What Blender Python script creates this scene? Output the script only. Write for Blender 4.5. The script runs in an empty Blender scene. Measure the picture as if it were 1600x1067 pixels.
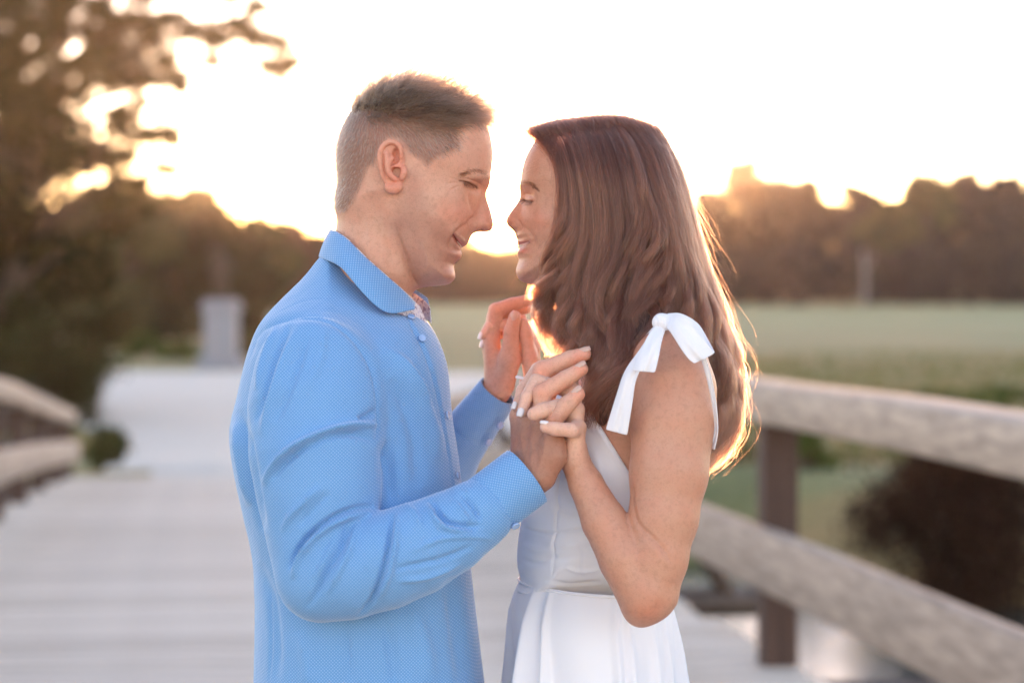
import bpy, bmesh, math, random
import numpy as np
from mathutils import Vector

random.seed(7)
RNG = np.random.default_rng(11)
SC = bpy.context.scene
COL = SC.collection
R = math.radians

# ------------------------------------------------------------------ camera
CAM_D, CAM_Z, FPX, HOR = 2.8, 1.55, 3780.0, 470.0     # distance to the couple, eye height, focal length in photo pixels, horizon row
cd = bpy.data.cameras.new('camera')
cam = bpy.data.objects.new('camera', cd); COL.objects.link(cam)
cam.location = (0, -CAM_D, CAM_Z); cam.rotation_euler = (R(90), 0, 0)
cd.sensor_width = 36.0; cd.lens = 36.0 * FPX / 1600.0
cd.shift_y = -(533.5 - HOR) / 1600.0
cd.clip_start = 0.1; cd.clip_end = 3000.0
cd.dof.use_dof = True; cd.dof.focus_distance = CAM_D - 0.10; cd.dof.aperture_fstop = 4.0
SC.camera = cam

# ------------------------------------------------------------------ sky, sun, exposure
SUN_EL, SUN_AZ = 1.35, -0.4
w = bpy.data.worlds.new('World'); SC.world = w; w.use_nodes = True
nt = w.node_tree; nt.nodes.clear()
sky = nt.nodes.new('ShaderNodeTexSky'); sky.sky_type = 'NISHITA'; sky.sun_disc = False
sky.sun_elevation = R(SUN_EL); sky.sun_rotation = R(SUN_AZ); sky.altitude = 30
sky.air_density = 0.6; sky.dust_density = 0.12; sky.ozone_density = 0.7
bg = nt.nodes.new('ShaderNodeBackground'); bg.inputs['Strength'].default_value = 0.15
wo = nt.nodes.new('ShaderNodeOutputWorld')
wb = nt.nodes.new('ShaderNodeMix'); wb.data_type = 'RGBA'; wb.blend_type = 'MULTIPLY'; wb.inputs[0].default_value = 1.0; wb.inputs[7].default_value = (1.08, 0.905, 0.95, 1)
nt.links.new(sky.outputs[0], wb.inputs[6]); nt.links.new(wb.outputs[2], bg.inputs[0]); nt.links.new(bg.outputs[0], wo.inputs[0])
sd = bpy.data.lights.new('sun', 'SUN'); sd.energy = 2.2; sd.angle = R(0.6); sd.color = (1.0, 0.50, 0.23)
sun = bpy.data.objects.new('sun', sd); COL.objects.link(sun)
sun.rotation_euler = (-(R(90) - R(SUN_EL)), 0, R(-SUN_AZ)); sun.location = (0, 40, 30)
SC.view_settings.view_transform = 'Standard'; SC.view_settings.look = 'None'
SC.view_settings.exposure = 3.58; SC.view_settings.gamma = 1.0; SC.view_settings.use_curve_mapping = False
SC.render.engine = 'CYCLES'
SC.cycles.use_denoising = True
SC.cycles.max_bounces = 8; SC.cycles.transparent_max_bounces = 8
SC.cycles.sample_clamp_indirect = 8.0
SC.cycles.volume_bounces = 0

# ------------------------------------------------------------------ helpers
def P(px, py, y=0.0):
    s = (CAM_D + y) / FPX
    return ((px - 800.0) * s, y, CAM_Z + (HOR - py) * s)
def PD(px, py, d):                       # d = distance from the camera plane
    return P(px, py, d - CAM_D)
def to_px(v):
    s = FPX / (CAM_D + v[:, 1])
    return 800.0 + v[:, 0] * s, HOR - (v[:, 2] - CAM_Z) * s
def m_px(n, y=0.0):                      # photo pixels to metres at depth y
    return n * (CAM_D + y) / FPX

def tag(o, label=None, cat=None, group=None, kind=None):
    if label: o['label'] = label
    if cat: o['category'] = cat
    if group: o['group'] = group
    if kind: o['kind'] = kind
    return o
def empty(name, loc=(0, 0, 0), parent=None):
    o = bpy.data.objects.new(name, None); COL.objects.link(o); o.location = loc
    o.empty_display_size = 0.1
    if parent: o.parent = parent
    return o
def world(o):
    m = o.matrix_parent_inverse @ o.matrix_basis if o.parent else o.matrix_basis.copy()
    return world(o.parent) @ m if o.parent else m
def link(name, me, mat=None, parent=None, smooth=True):
    o = bpy.data.objects.new(name, me); COL.objects.link(o)
    if mat and not me.materials: me.materials.append(mat)
    if parent:
        o.parent = parent
        o.matrix_parent_inverse = world(parent).inverted()
    if smooth and len(me.polygons): me.polygons.foreach_set('use_smooth', np.ones(len(me.polygons), dtype=bool))
    return o
def mesh_np(name, verts, faces):
    """verts (n,3), faces list of arrays with equal column counts (quads and / or tris)"""
    me = bpy.data.meshes.new(name)
    v = np.ascontiguousarray(verts, dtype=np.float32)
    fl = [np.asarray(f, dtype=np.int32) for f in (faces if isinstance(faces, list) else [faces]) if len(f)]
    me.vertices.add(len(v)); me.vertices.foreach_set('co', v.ravel())
    loops = np.concatenate([f.ravel() for f in fl])
    cnt = np.concatenate([np.full(len(f), f.shape[1], dtype=np.int32) for f in fl])
    start = np.concatenate([[0], np.cumsum(cnt)[:-1]]).astype(np.int32)
    me.loops.add(len(loops)); me.loops.foreach_set('vertex_index', loops)
    me.polygons.add(len(cnt)); me.polygons.foreach_set('loop_start', start); me.polygons.foreach_set('loop_total', cnt)
    me.update(calc_edges=True)
    return me
def set_color(me, name, rgb):
    a = me.color_attributes.new(name, 'FLOAT_COLOR', 'POINT')
    c = np.ones((len(me.vertices), 4), dtype=np.float32); c[:, :rgb.shape[1]] = rgb
    a.data.foreach_set('color', c.ravel())
def smoothstep(a, b, x):
    t = np.clip((x - a) / (b - a), 0, 1); return t * t * (3 - 2 * t)
def spline(pts, n, closed=False):
    """Catmull-Rom through pts, n samples evenly by arc length"""
    p = np.asarray(pts, dtype=float)
    if closed: q = np.vstack([p[-1], p, p[0], p[1]])
    else: q = np.vstack([2 * p[0] - p[1], p, 2 * p[-1] - p[-2]])
    out = []
    for i in range(1, len(q) - 2):
        t = np.linspace(0, 1, 12, endpoint=False)[:, None]
        a, b, c, d = q[i - 1], q[i], q[i + 1], q[i + 2]
        out.append(0.5 * ((2 * b) + (-a + c) * t + (2 * a - 5 * b + 4 * c - d) * t ** 2 + (-a + 3 * b - 3 * c + d) * t ** 3))
    out = np.vstack(out + [q[-2][None] if not closed else out[0][:1]])
    L = np.concatenate([[0], np.cumsum(np.linalg.norm(np.diff(out, axis=0), axis=1))])
    u = np.linspace(0, L[-1], n, endpoint=not closed)
    return np.stack([np.interp(u, L, out[:, k]) for k in range(out.shape[1])], axis=1)

def prism(name, pts, axis_len, mat, parent=None): pass
def box_mesh(name, sx, sy, sz, bevel=0.0):
    bm = bmesh.new(); bmesh.ops.create_cube(bm, size=1.0)
    bmesh.ops.scale(bm, vec=(sx, sy, sz), verts=bm.verts)
    if bevel: bmesh.ops.bevel(bm, geom=bm.edges[:], offset=bevel, segments=1, affect='EDGES')
    me = bpy.data.meshes.new(name); bm.to_mesh(me); bm.free(); return me
def tube_np(path, radii, seg=8, cap=True):
    p = np.asarray(path, float); r = np.broadcast_to(np.asarray(radii, float), (len(p),))
    t = np.gradient(p, axis=0); t /= np.linalg.norm(t, axis=1)[:, None] + 1e-12
    ref = np.array([0.13, 0.21, 0.97]) if abs(t[:, 2]).mean() < 0.8 else np.array([1.0, 0.1, 0.0])
    u = np.cross(t, ref); u /= np.linalg.norm(u, axis=1)[:, None]; v = np.cross(t, u)
    a = np.linspace(0, 2 * np.pi, seg, endpoint=False)
    V = p[:, None] + r[:, None, None] * (np.cos(a)[None, :, None] * u[:, None] + np.sin(a)[None, :, None] * v[:, None])
    n = len(p); V = V.reshape(-1, 3); q = []
    i, j = np.meshgrid(np.arange(n - 1), np.arange(seg), indexing='ij'); j2 = (j + 1) % seg
    q = np.stack([i * seg + j, i * seg + j2, (i + 1) * seg + j2, (i + 1) * seg + j], -1).reshape(-1, 4)
    if cap:
        V = np.vstack([V, p[:1], p[-1:]]); c0, c1 = n * seg, n * seg + 1
        jj = np.arange(seg); k = (jj + 1) % seg
        tr = np.vstack([np.stack([np.full(seg, c0), k, jj], 1), np.stack([np.full(seg, c1), (n - 1) * seg + jj, (n - 1) * seg + k], 1)])
        return V, [q, tr]
    return V, [q]
def join_np(parts):
    V, Q, T, off = [], [], [], 0
    for v, fs in parts:
        V.append(v)
        for f in fs:
            (Q if f.shape[1] == 4 else T).append(np.asarray(f) + off)
        off += len(v)
    return np.vstack(V), [np.vstack(x) for x in (Q, T) if x]

# ------------------------------------------------------------------ materials
class NT:
    def __init__(s, name):
        s.m = bpy.data.materials.new(name); s.m.use_nodes = True; s.t = s.m.node_tree; s.t.nodes.clear()
        s.out = s.n('ShaderNodeOutputMaterial')
    def n(s, kind, **kw):
        nd = s.t.nodes.new(kind)
        for k, v in kw.items():
            if hasattr(nd, k): setattr(nd, k, v)
        return nd
    def set(s, nd, **kw):
        for k, v in kw.items():
            i = nd.inputs[k.replace('_', ' ')]
            if hasattr(v, 'is_output') or isinstance(v, bpy.types.NodeSocket): s.t.links.new(v, i)
            elif isinstance(v, (tuple, list)) and len(v) == 3 and i.type == 'RGBA': i.default_value = (*v, 1)
            else: i.default_value = v
        return nd
    def link(s, a, b): s.t.links.new(a, b)
    def noise(s, scale, detail=4, rough=0.55, coord=None, mapping=None):
        tc = s.n('ShaderNodeTexCoord'); v = tc.outputs['Object']
        if mapping:
            mp = s.n('ShaderNodeMapping'); s.link(v, mp.inputs[0]); mp.inputs['Scale'].default_value = mapping; v = mp.outputs[0]
        nn = s.n('ShaderNodeTexNoise'); s.link(v, nn.inputs['Vector'])
        nn.inputs['Scale'].default_value = scale; nn.inputs['Detail'].default_value = detail; nn.inputs['Roughness'].default_value = rough
        return nn.outputs['Fac']
    def ramp(s, fac, stops):
        r = s.n('ShaderNodeValToRGB'); s.link(fac, r.inputs[0]); el = r.color_ramp.elements
        while len(el) < len(stops): el.new(0.5)
        for e, (p, c) in zip(el, stops): e.position = p; e.color = (*c, 1)
        return r.outputs[0]
    def mix(s, fac, a, b, mode='MIX'):
        m = s.n('ShaderNodeMix', data_type='RGBA', blend_type=mode)
        for sock, v in ((m.inputs[0], fac), (m.inputs[6], a), (m.inputs[7], b)):
            if isinstance(v, bpy.types.NodeSocket): s.link(v, sock)
            elif isinstance(v, (tuple, list)): sock.default_value = (*v, 1)
            else: sock.default_value = v
        return m.outputs[2]
    def math(s, op, a, b=None, c=None):
        m = s.n('ShaderNodeMath', operation=op)
        for i, v in enumerate((a, b, c)):
            if v is None: continue
            if isinstance(v, bpy.types.NodeSocket): s.link(v, m.inputs[i])
            else: m.inputs[i].default_value = v
        return m.outputs[0]
    def bump(s, h, strength=0.3, dist=0.01):
        b = s.n('ShaderNodeBump'); b.inputs['Strength'].default_value = strength; b.inputs['Distance'].default_value = dist
        s.link(h, b.inputs['Height']); return b.outputs[0]
    def pbsdf(s, **kw):
        b = s.n('ShaderNodeBsdfPrincipled'); s.set(b, **kw); s.link(b.outputs[0], s.out.inputs[0]); return b
def rnd_col(N, a, b):
    oi = N.n('ShaderNodeObjectInfo'); return N.mix(oi.outputs['Random'], a, b)

def mat_wood(name, a, b, grain=(3, 60, 60), stain=(0.05, 0.035, 0.03), bumpd=0.004):
    N = NT(name)
    g = N.noise(1.0, 6, 0.6, mapping=grain)
    base = rnd_col(N, a, b)
    col = N.mix(N.ramp(g, [(0.3, (0.62, 0.6, 0.58)), (0.7, (1.1, 1.08, 1.06))]), (0, 0, 0), base)
    m = N.n('ShaderNodeMix', data_type='RGBA', blend_type='MULTIPLY'); m.inputs[0].default_value = 1.0
    N.link(base, m.inputs[6]); N.link(N.ramp(g, [(0.32, (0.55, 0.53, 0.52)), (0.68, (1.15, 1.13, 1.1))]), m.inputs[7])
    k = N.noise(2.3, 5, 0.65, mapping=tuple(max(.35, min(4.0, g_ * .12)) for g_ in grain))
    col = N.mix(N.ramp(k, [(0.56, (0, 0, 0)), (0.78, (0.55, 0.55, 0.55))]), m.outputs[2], stain)
    N.pbsdf(Base_Color=col, Roughness=0.8, Normal=N.bump(g, 0.5, bumpd))
    return N.m
def mat_plain(name, col, rough=0.7, var=0.25, scale=6.0, bump=0.0, metal=0.0):
    N = NT(name); f = N.noise(scale, 5)
    c = N.mix(f, tuple(x * (1 - var) for x in col), tuple(min(1, x * (1 + var)) for x in col))
    kw = dict(Base_Color=c, Roughness=rough, Metallic=metal)
    if bump: kw['Normal'] = N.bump(N.noise(scale * 6, 4), 0.5, bump)
    N.pbsdf(**kw); return N.m
def mat_leaf(name, cols, trans=0.2):
    """leaf colours by leaf (face attribute through a vertex colour), light passes through"""
    N = NT(name)
    at = N.n('ShaderNodeAttribute'); at.attribute_name = 'leaf'
    c = N.ramp(at.outputs['Fac'], [(i / (len(cols) - 1), c) for i, c in enumerate(cols)])
    d = N.n('ShaderNodeBsdfDiffuse'); N.link(c, d.inputs[0])
    t = N.n('ShaderNodeBsdfTranslucent'); N.link(c, t.inputs[0])
    mx = N.n('ShaderNodeMixShader'); mx.inputs[0].default_value = trans
    N.link(d.outputs[0], mx.inputs[1]); N.link(t.outputs[0], mx.inputs[2]); N.link(mx.outputs[0], N.out.inputs[0])
    return N.m
# ================================================================== the setting
def deck_z(d): return -0.00137 * np.maximum(np.asarray(d, float) - 9.0, 0.0) ** 2
def ground_z(x, d):
    """x, d arrays: meadow height, river channel in front of the far bank"""
    bank = np.interp(x, [-900, -6, -3, 0, 2.6, 4, 5.5, 900], [29, 29, 30, 35, 36.8, 34.2, 31.5, 31.5]) + 0.25 * np.sin(x * 1.31)
    z = -1.10 + np.clip((d - 98.0) / 152.0, 0, 1.6) * 2.5 + 0.52 * np.exp(-((x + 4.0) / 4.5) ** 2 - ((d - 29.0) / 8.0) ** 2)
    z = z + 0.10 * np.sin(x * 0.31 + d * 0.17) * np.sin(d * 0.11) * smoothstep(45, 70, d)
    t = smoothstep(bank - 2.5, bank + 2.0, d)
    z = z * t + (-3.4) * (1 - t)
    tb = smoothstep(-8, -16, d)                                   # the bank behind the camera
    z = z * (1 - tb) + (-1.5) * tb
    return z

# ---- materials of the setting
def mat_meadow():
    N = NT('meadow_grass')
    tc = N.n('ShaderNodeTexCoord'); mp = N.n('ShaderNodeMapping'); N.link(tc.outputs['Object'], mp.inputs[0])
    mp.inputs['Scale'].default_value = (0.05, 0.16, 0.05)
    n = N.n('ShaderNodeTexNoise'); N.link(mp.outputs[0], n.inputs[0]); n.inputs['Scale'].default_value = 1.0; n.inputs['Detail'].default_value = 5
    c = N.ramp(n.outputs['Fac'], [(0.30, (0.11, 0.135, 0.045)), (0.42, (0.25, 0.22, 0.08)), (0.50, (0.36, 0.235, 0.10)), (0.58, (0.27, 0.215, 0.085)), (0.72, (0.13, 0.155, 0.05))])
    sep = N.n('ShaderNodeSeparateXYZ'); N.link(tc.outputs['Object'], sep.inputs[0])
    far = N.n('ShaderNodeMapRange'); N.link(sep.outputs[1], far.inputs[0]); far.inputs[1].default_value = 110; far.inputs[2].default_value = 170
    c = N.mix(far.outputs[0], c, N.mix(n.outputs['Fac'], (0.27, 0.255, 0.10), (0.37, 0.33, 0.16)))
    f = N.noise(9.0, 4)
    c = N.mix(0.5, c, N.ramp(f, [(0.3, (0.5, 0.5, 0.45)), (0.7, (1.2, 1.2, 1.1))]), 'MULTIPLY')
    N.pbsdf(Base_Color=c, Roughness=0.9, Normal=N.bump(f, 0.8, 0.08)); return N.m
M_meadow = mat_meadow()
M_gravel = mat_plain('gravel_path', (0.60, 0.53, 0.46), 0.9, 0.14, 4.0, 0.01)
M_deck = mat_wood('weathered_plank', (0.59, 0.505, 0.43), (0.75, 0.66, 0.575), (1.2, 26, 26), stain=(0.30, 0.27, 0.265))
M_rail = mat_wood('weathered_rail', (0.35, 0.275, 0.23), (0.44, 0.36, 0.305), (34, 0.9, 34), stain=(0.20, 0.16, 0.145))
M_post = mat_wood('dark_post_wood', (0.08, 0.045, 0.037), (0.10, 0.057, 0.046), (30, 30, 2), stain=(0.05, 0.03, 0.027))
M_beam = mat_wood('dark_beam_wood', (0.10, 0.075, 0.065), (0.13, 0.095, 0.085), (20, 3, 20))
M_granite = mat_plain('granite', (0.25, 0.255, 0.30), 0.75, 0.2, 30.0, 0.003)
M_bronze = mat_plain('dark_bronze', (0.055, 0.04, 0.03), 0.5, 0.3, 12.0, metal=0.4)
M_bark = mat_plain('bark', (0.075, 0.055, 0.042), 0.95, 0.35, 9.0, 0.02)
M_palebark = mat_plain('pale_bark', (0.24, 0.21, 0.20), 0.9, 0.25, 9.0, 0.01)

# ---- ground sheet
xs = np.concatenate([np.linspace(-900, -90, 16), np.linspace(-80, 80, 121), np.linspace(90, 900, 16)])
ds = np.concatenate([np.linspace(-300, -30, 10), np.linspace(-26, 110, 137), np.linspace(114, 330, 55), np.linspace(360, 1600, 16)])
gx, gd = np.meshgrid(xs, ds, indexing='ij')
gz = ground_z(gx, gd)
V = np.stack([gx, gd - CAM_D, gz], -1).reshape(-1, 3)
i, j = np.meshgrid(np.arange(len(xs) - 1), np.arange(len(ds) - 1), indexing='ij'); nj = len(ds)
Q = np.stack([i * nj + j, (i + 1) * nj + j, (i + 1) * nj + j + 1, i * nj + j + 1], -1).reshape(-1, 4)
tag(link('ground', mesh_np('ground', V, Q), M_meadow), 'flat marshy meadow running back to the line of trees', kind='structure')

# ---- river
N = NT('river_water')
N.pbsdf(Base_Color=(0.03, 0.035, 0.03), Roughness=0.04, IOR=1.33, Normal=N.bump(N.noise(2.6, 3, mapping=(1, 2.6, 1)), 0.55, 0.05))
V = np.array([[-500, -35, -2.35], [500, -35, -2.35], [500, 60, -2.35], [-500, 60, -2.35]], float)
tag(link('river', mesh_np('river', V, np.array([[0, 1, 2, 3]])), N.m), 'pale smooth river passing under the bridge', kind='structure')

# ---- gravel path from the end of the bridge to the pedestal
def path_strip(name, left, right, mat, label, lift=0.02, n=40, m=10):
    L, Rr = spline(left, n), spline(right, n); V = []
    for k in range(m):
        t = k / (m - 1); p = L * (1 - t) + Rr * t
        V.append(np.stack([p[:, 0], p[:, 1] - CAM_D, np.maximum(ground_z(p[:, 0], p[:, 1]), -1.12) + lift], 1))
    V = np.stack(V).reshape(-1, 3)
    i, j = np.meshgrid(np.arange(m - 1), np.arange(n - 1), indexing='ij')
    Q = np.stack([i * n + j, (i + 1) * n + j, (i + 1) * n + j + 1, i * n + j + 1], -1).reshape(-1, 4)
    return tag(link(name, mesh_np(name, V, Q), mat), label, kind='structure')
path_strip('path', [(-5.05, 28.6), (-5.25, 31), (-5.7, 35), (-6.6, 41), (-9.0, 50), (-12.6, 62), (-16.5, 76), (-18.5, 88)],
           [(-1.1, 28.6), (-1.0, 31), (-0.8, 35), (-0.5, 41), (0.2, 50), (0.5, 62), (0.5, 76), (0, 88)], M_gravel, 'pale gravel path leading away from the bridge end', lift=0.07)

# ---- bridge: planks across the axis, beams below
AX = np.array([-0.128, 0.9918]); AX /= np.linalg.norm(AX)          # bridge axis on the ground (x, depth)
NX = np.array([AX[1], -AX[0]])                                     # to the right of it
BW = 4.0                                                           # rail to rail
RIGHT0 = np.array([1.13, 10.3])                                   # the right rail at the post in view
def rail_pt(side, d):                                              # side +1 right, -1 left : x at distance d
    p = RIGHT0 if side > 0 else RIGHT0 - NX * BW
    t = (d - p[1]) / AX[1]; return p[0] + AX[0] * t
bridge = empty('wooden_bridge', (rail_pt(1, 9) - 2, 9 - CAM_D, deck_z(9)))
tag(bridge, 'arched timber footbridge with pale weathered planks laid crosswise', 'bridge')
plank_meshes = []
for k in range(6):
    me = box_mesh('plank', BW + 0.08 + 0.02 * k, 0.232 + 0.002 * (k % 3), 0.07, 0.006); me.materials.append(M_deck); plank_meshes.append(me)
ang = math.atan2(-AX[0], AX[1])
d = -3.0; k = 0
while d < 29.2:
    c = RIGHT0 - NX * BW / 2; t = (d - c[1]) / AX[1]; cc = c + AX * t
    o = link('plank', plank_meshes[(k * 7) % 6], None, None, smooth=False)
    slope = math.atan(-0.00274 * max(d - 9.0, 0.0))
    o.location = (cc[0] + random.uniform(-.03, .03), cc[1] - CAM_D, deck_z(cc[1]) - 0.035 + random.uniform(-.003, .003))
    o.rotation_euler = (slope + random.uniform(-.006, .006), random.uniform(-.002, .002), ang)
    o.parent = bridge; o.matrix_parent_inverse = bridge.matrix_basis.inverted()
    d += 0.2455; k += 1
def swept_beam(name, side_off, d0, d1, zoff, wx, wz, mat, parent, n=24, ref=1, wob=0.0, drop=0.0):
    """rectangular timber along the bridge axis, following the arch; corners slightly rounded"""
    dd = np.linspace(d0, d1, n); base = RIGHT0 if ref > 0 else RIGHT0 - NX * BW
    t = (dd - base[1]) / AX[1]; p = base[None] + AX[None] * t[:, None] + NX[None] * side_off
    z = deck_z(p[:, 1]) + zoff - (drop * smoothstep(12.0, 29.0, p[:, 1]) if drop else 0); b = min(wx, wz) * 0.06
    prof = np.array([(-wx / 2 + b, -wz / 2), (wx / 2 - b, -wz / 2), (wx / 2, -wz / 2 + b), (wx / 2, wz / 2 - b), (wx / 2 - b, wz / 2), (-wx / 2 + b, wz / 2), (-wx / 2, wz / 2 - b), (-wx / 2, -wz / 2 + b)])
    wv = wob * np.sin(dd * 1.7 + side_off * 9)
    V = np.stack([np.stack([p[:, 0] + NX[0] * a, p[:, 1] - CAM_D + NX[1] * a, z + c + wv], 1) for a, c in prof], 1)
    m = len(prof); i, j = np.meshgrid(np.arange(n - 1), np.arange(m), indexing='ij'); j2 = (j + 1) % m
    Q = np.stack([i * m + j, i * m + j2, (i + 1) * m + j2, (i + 1) * m + j], -1).reshape(-1, 4)
    V = np.vstack([V.reshape(-1, 3), V[0].mean(0)[None], V[-1].mean(0)[None]])
    jj = np.arange(m); T = np.vstack([np.stack([np.full(m, n * m), (jj + 1) % m, jj], 1), np.stack([np.full(m, n * m + 1), (n - 1) * m + jj, (n - 1) * m + (jj + 1) % m], 1)])
    return link(name, mesh_np(name, V, [Q, T]), mat, parent, smooth=False)
for off in (0.0, -BW / 2, -BW): swept_beam('beam', off, -3, 29.0, -0.26, 0.28, 0.36, M_beam, bridge)

def railing(side, d0, d1, posts, label):
    r = empty('bridge_railing', (rail_pt(side, d0), d0 - CAM_D, deck_z(d0)))
    tag(r, label, 'railing', 'railings of the footbridge')
    inward = -1 if side > 0 else 1
    ends = [d0] + [0.5 * (posts[q] + posts[q + 1]) + 0.0 for q in range(1, len(posts) - 1, 2)] + [d1]
    for a, b in zip(ends[:-1], ends[1:]):
        swept_beam('top_rail', 0.0, a + 0.004, b - 0.004, 1.125, 0.24, 0.165, M_rail, r, 18, side, 0.004, 0.42)
        swept_beam('lower_rail', inward * 0.116, a + 0.004, b - 0.004, 0.485, 0.08, 0.245, M_rail, r, 18, side, 0.004, 0.18)
    for d in posts:
        me = box_mesh('post', 0.148, 0.148, 1.34, 0.008)
        o = link('post', me, M_post, None, smooth=False)
        o.location = (rail_pt(side, d), d - CAM_D, deck_z(d) + 0.372 - 0.42 * float(smoothstep(12.0, 29.0, np.array(d)))); o.rotation_euler = (0, 0, ang)
        o.parent = r; o.matrix_parent_inverse = r.matrix_basis.inverted()
        if side > 0 and abs(d - 10.3) < .1: continue
        # knee brace on the outside of the post, foot on an outrigger beam
        x = rail_pt(side, d); sgn = 1 if side > 0 else -1
        a = np.array([x + NX[0] * 0.05 * sgn, d - CAM_D + NX[1] * 0.05 * sgn, deck_z(d) + 0.80]); b = np.array([x + NX[0] * 0.62 * sgn, d - CAM_D + NX[1] * 0.62 * sgn, deck_z(d) - 0.16])
        V, F = tube_np(np.array([a, b]), 0.055, 4); link('brace', mesh_np('brace', V, F), M_beam, r, smooth=False)
    for d in posts:
        x = rail_pt(side, d); sgn = 1 if side > 0 else -1
        a = np.array([x - NX[0] * 0.3 * sgn, d - CAM_D - NX[1] * 0.3 * sgn, deck_z(d) - 0.155]); b = np.array([x + NX[0] * 0.8 * sgn, d - CAM_D + NX[1] * 0.8 * sgn, deck_z(d) - 0.155])
        V, F = tube_np(np.array([a, b]), 0.085, 4); link('outrigger', mesh_np('outrigger', V, F), M_beam, r, smooth=False)
    return r
railing(1, -2.0, 27.0, [-0.5, 3.1, 6.7, 10.3, 13.9, 17.5, 21.1, 24.7], 'weathered timber bridge railing behind the woman in the white dress')
railing(-1, 6.0, 28.6, [7.2, 10.0, 12.8, 15.6, 18.4, 21.0, 23.6, 26.2, 28.4], 'curving timber bridge railing at the left edge, dropping to the gravel path')

# ---- pedestal with a bronze figure far along the path
def block(sx, sy, z0, z1, cx, cy, bev=0.02):
    bm = bmesh.new(); bmesh.ops.create_cube(bm, size=1.0); bmesh.ops.scale(bm, vec=(sx, sy, z1 - z0), verts=bm.verts)
    bmesh.ops.translate(bm, vec=(cx, cy, (z0 + z1) / 2), verts=bm.verts); bmesh.ops.bevel(bm, geom=bm.edges[:], offset=bev, segments=1, affect='EDGES')
    return bm
ped_d = 92.0; pedx = (346 - 800) / FPX * ped_d; pedz = float(ground_z(np.array([pedx]), np.array([ped_d]))[0])
ped = empty('stone_pedestal', (pedx, ped_d - CAM_D, pedz)); tag(ped, 'grey granite pedestal standing at the end of the gravel path', 'pedestal')
for nm, s, a, b in (('step', 1.95, -0.2, 0.2), ('plinth', 1.58, 0.2, 0.5), ('shaft', 1.22, 0.5, 2.27), ('cornice', 1.46, 2.27, 2.47), ('cap', 1.3, 2.47, 2.68)):
    bm = block(s, s, pedz + a, pedz + b, pedx, ped_d - CAM_D, 0.03); me = bpy.data.meshes.new(nm); bm.to_mesh(me); bm.free(); link(nm, me, M_granite, ped, smooth=False)
zt = pedz + 2.68
st = empty('bronze_statue', (pedx, ped_d - CAM_D, zt)); tag(st, 'dark bronze standing figure on top of the granite pedestal', 'statue')
yy = ped_d - CAM_D
segs = [([(pedx - .16, yy, zt), (pedx - .15, yy, zt + .5), (pedx - .08, yy, zt + .95)], [.09, .08, .13]), ([(pedx + .22, yy, zt), (pedx + .16, yy, zt + .5), (pedx + .08, yy, zt + .95)], [.09, .08, .13]),
        ([(pedx, yy, zt + .9), (pedx, yy, zt + 1.25), (pedx, yy, zt + 1.55), (pedx, yy, zt + 1.62)], [.19, .17, .24, .1]), ([(pedx, yy, zt + 1.6), (pedx, yy, zt + 1.72), (pedx, yy, zt + 1.84), (pedx, yy, zt + 1.95)], [.07, .10, .12, .05]),
        ([(pedx - .24, yy, zt + 1.5), (pedx - .36, yy, zt + 1.2), (pedx - .3, yy - .1, zt + .95)], [.09, .07, .05]), ([(pedx + .24, yy, zt + 1.5), (pedx + .36, yy, zt + 1.2), (pedx + .42, yy - .15, zt + 1.0)], [.09, .07, .05]),
        ([(pedx - .2, yy - .1, zt + .1), (pedx - .34, yy - .12, zt + 1.35)], [.035, .025])]
V, F = join_np([tube_np(spline(p, 9) if len(p) > 2 else np.array(p), np.interp(np.linspace(0, 1, 9 if len(p) > 2 else 2), np.linspace(0, 1, len(r)), r), 10) for p, r in segs])
link('figure', mesh_np('figure', V, F), M_bronze, st)
bm = block(.8, .7, zt - .0, zt + .06, pedx, yy, .01); me = bpy.data.meshes.new('base'); bm.to_mesh(me); bm.free(); link('base', me, M_bronze, st, smooth=False)

# ---- trees and bushes
def leaf_mesh(name, centers, radii, n, size, rng, mat, flat=0.8, shell=0.55):
    """n leaf quads spread through clumps (centers (k,3), radii (k,3)); colour value per leaf"""
    k = len(centers); vol = radii.prod(1) ** (2 / 3); pick = rng.choice(k, n, p=vol / vol.sum())
    dirs = rng.normal(size=(n, 3)); dirs /= np.linalg.norm(dirs, axis=1)[:, None]
    rad = shell + (1 - shell) * rng.random(n) ** 0.5; rad *= rng.random(n) ** 0.18
    c = centers[pick] + dirs * rad[:, None] * radii[pick]
    a = rng.normal(size=(n, 3)); a /= np.linalg.norm(a, axis=1)[:, None]
    b = np.cross(a, rng.normal(size=(n, 3))); b /= np.linalg.norm(b, axis=1)[:, None]
    c = c + (rng.random(n) < .22)[:, None] * dirs * radii[pick] * rng.uniform(.1, .75, n)[:, None]
    s = size * rng.uniform(0.6, 1.3, n)[:, None]
    v = np.stack([c - a * s, c + b * s * 0.55, c + a * s, c - b * s * 0.55], 1).reshape(-1, 3)
    q = np.arange(n * 4).reshape(-1, 4); me = mesh_np(name, v, q)
    at = me.attributes.new('leaf', 'FLOAT', 'POINT')
    cl = rng.random(k)[pick] * 0.5 + rng.random(n) * 0.5
    at.data.foreach_set('value', np.repeat(cl, 4).astype(np.float32))
    me.materials.append(mat); return me
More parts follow.
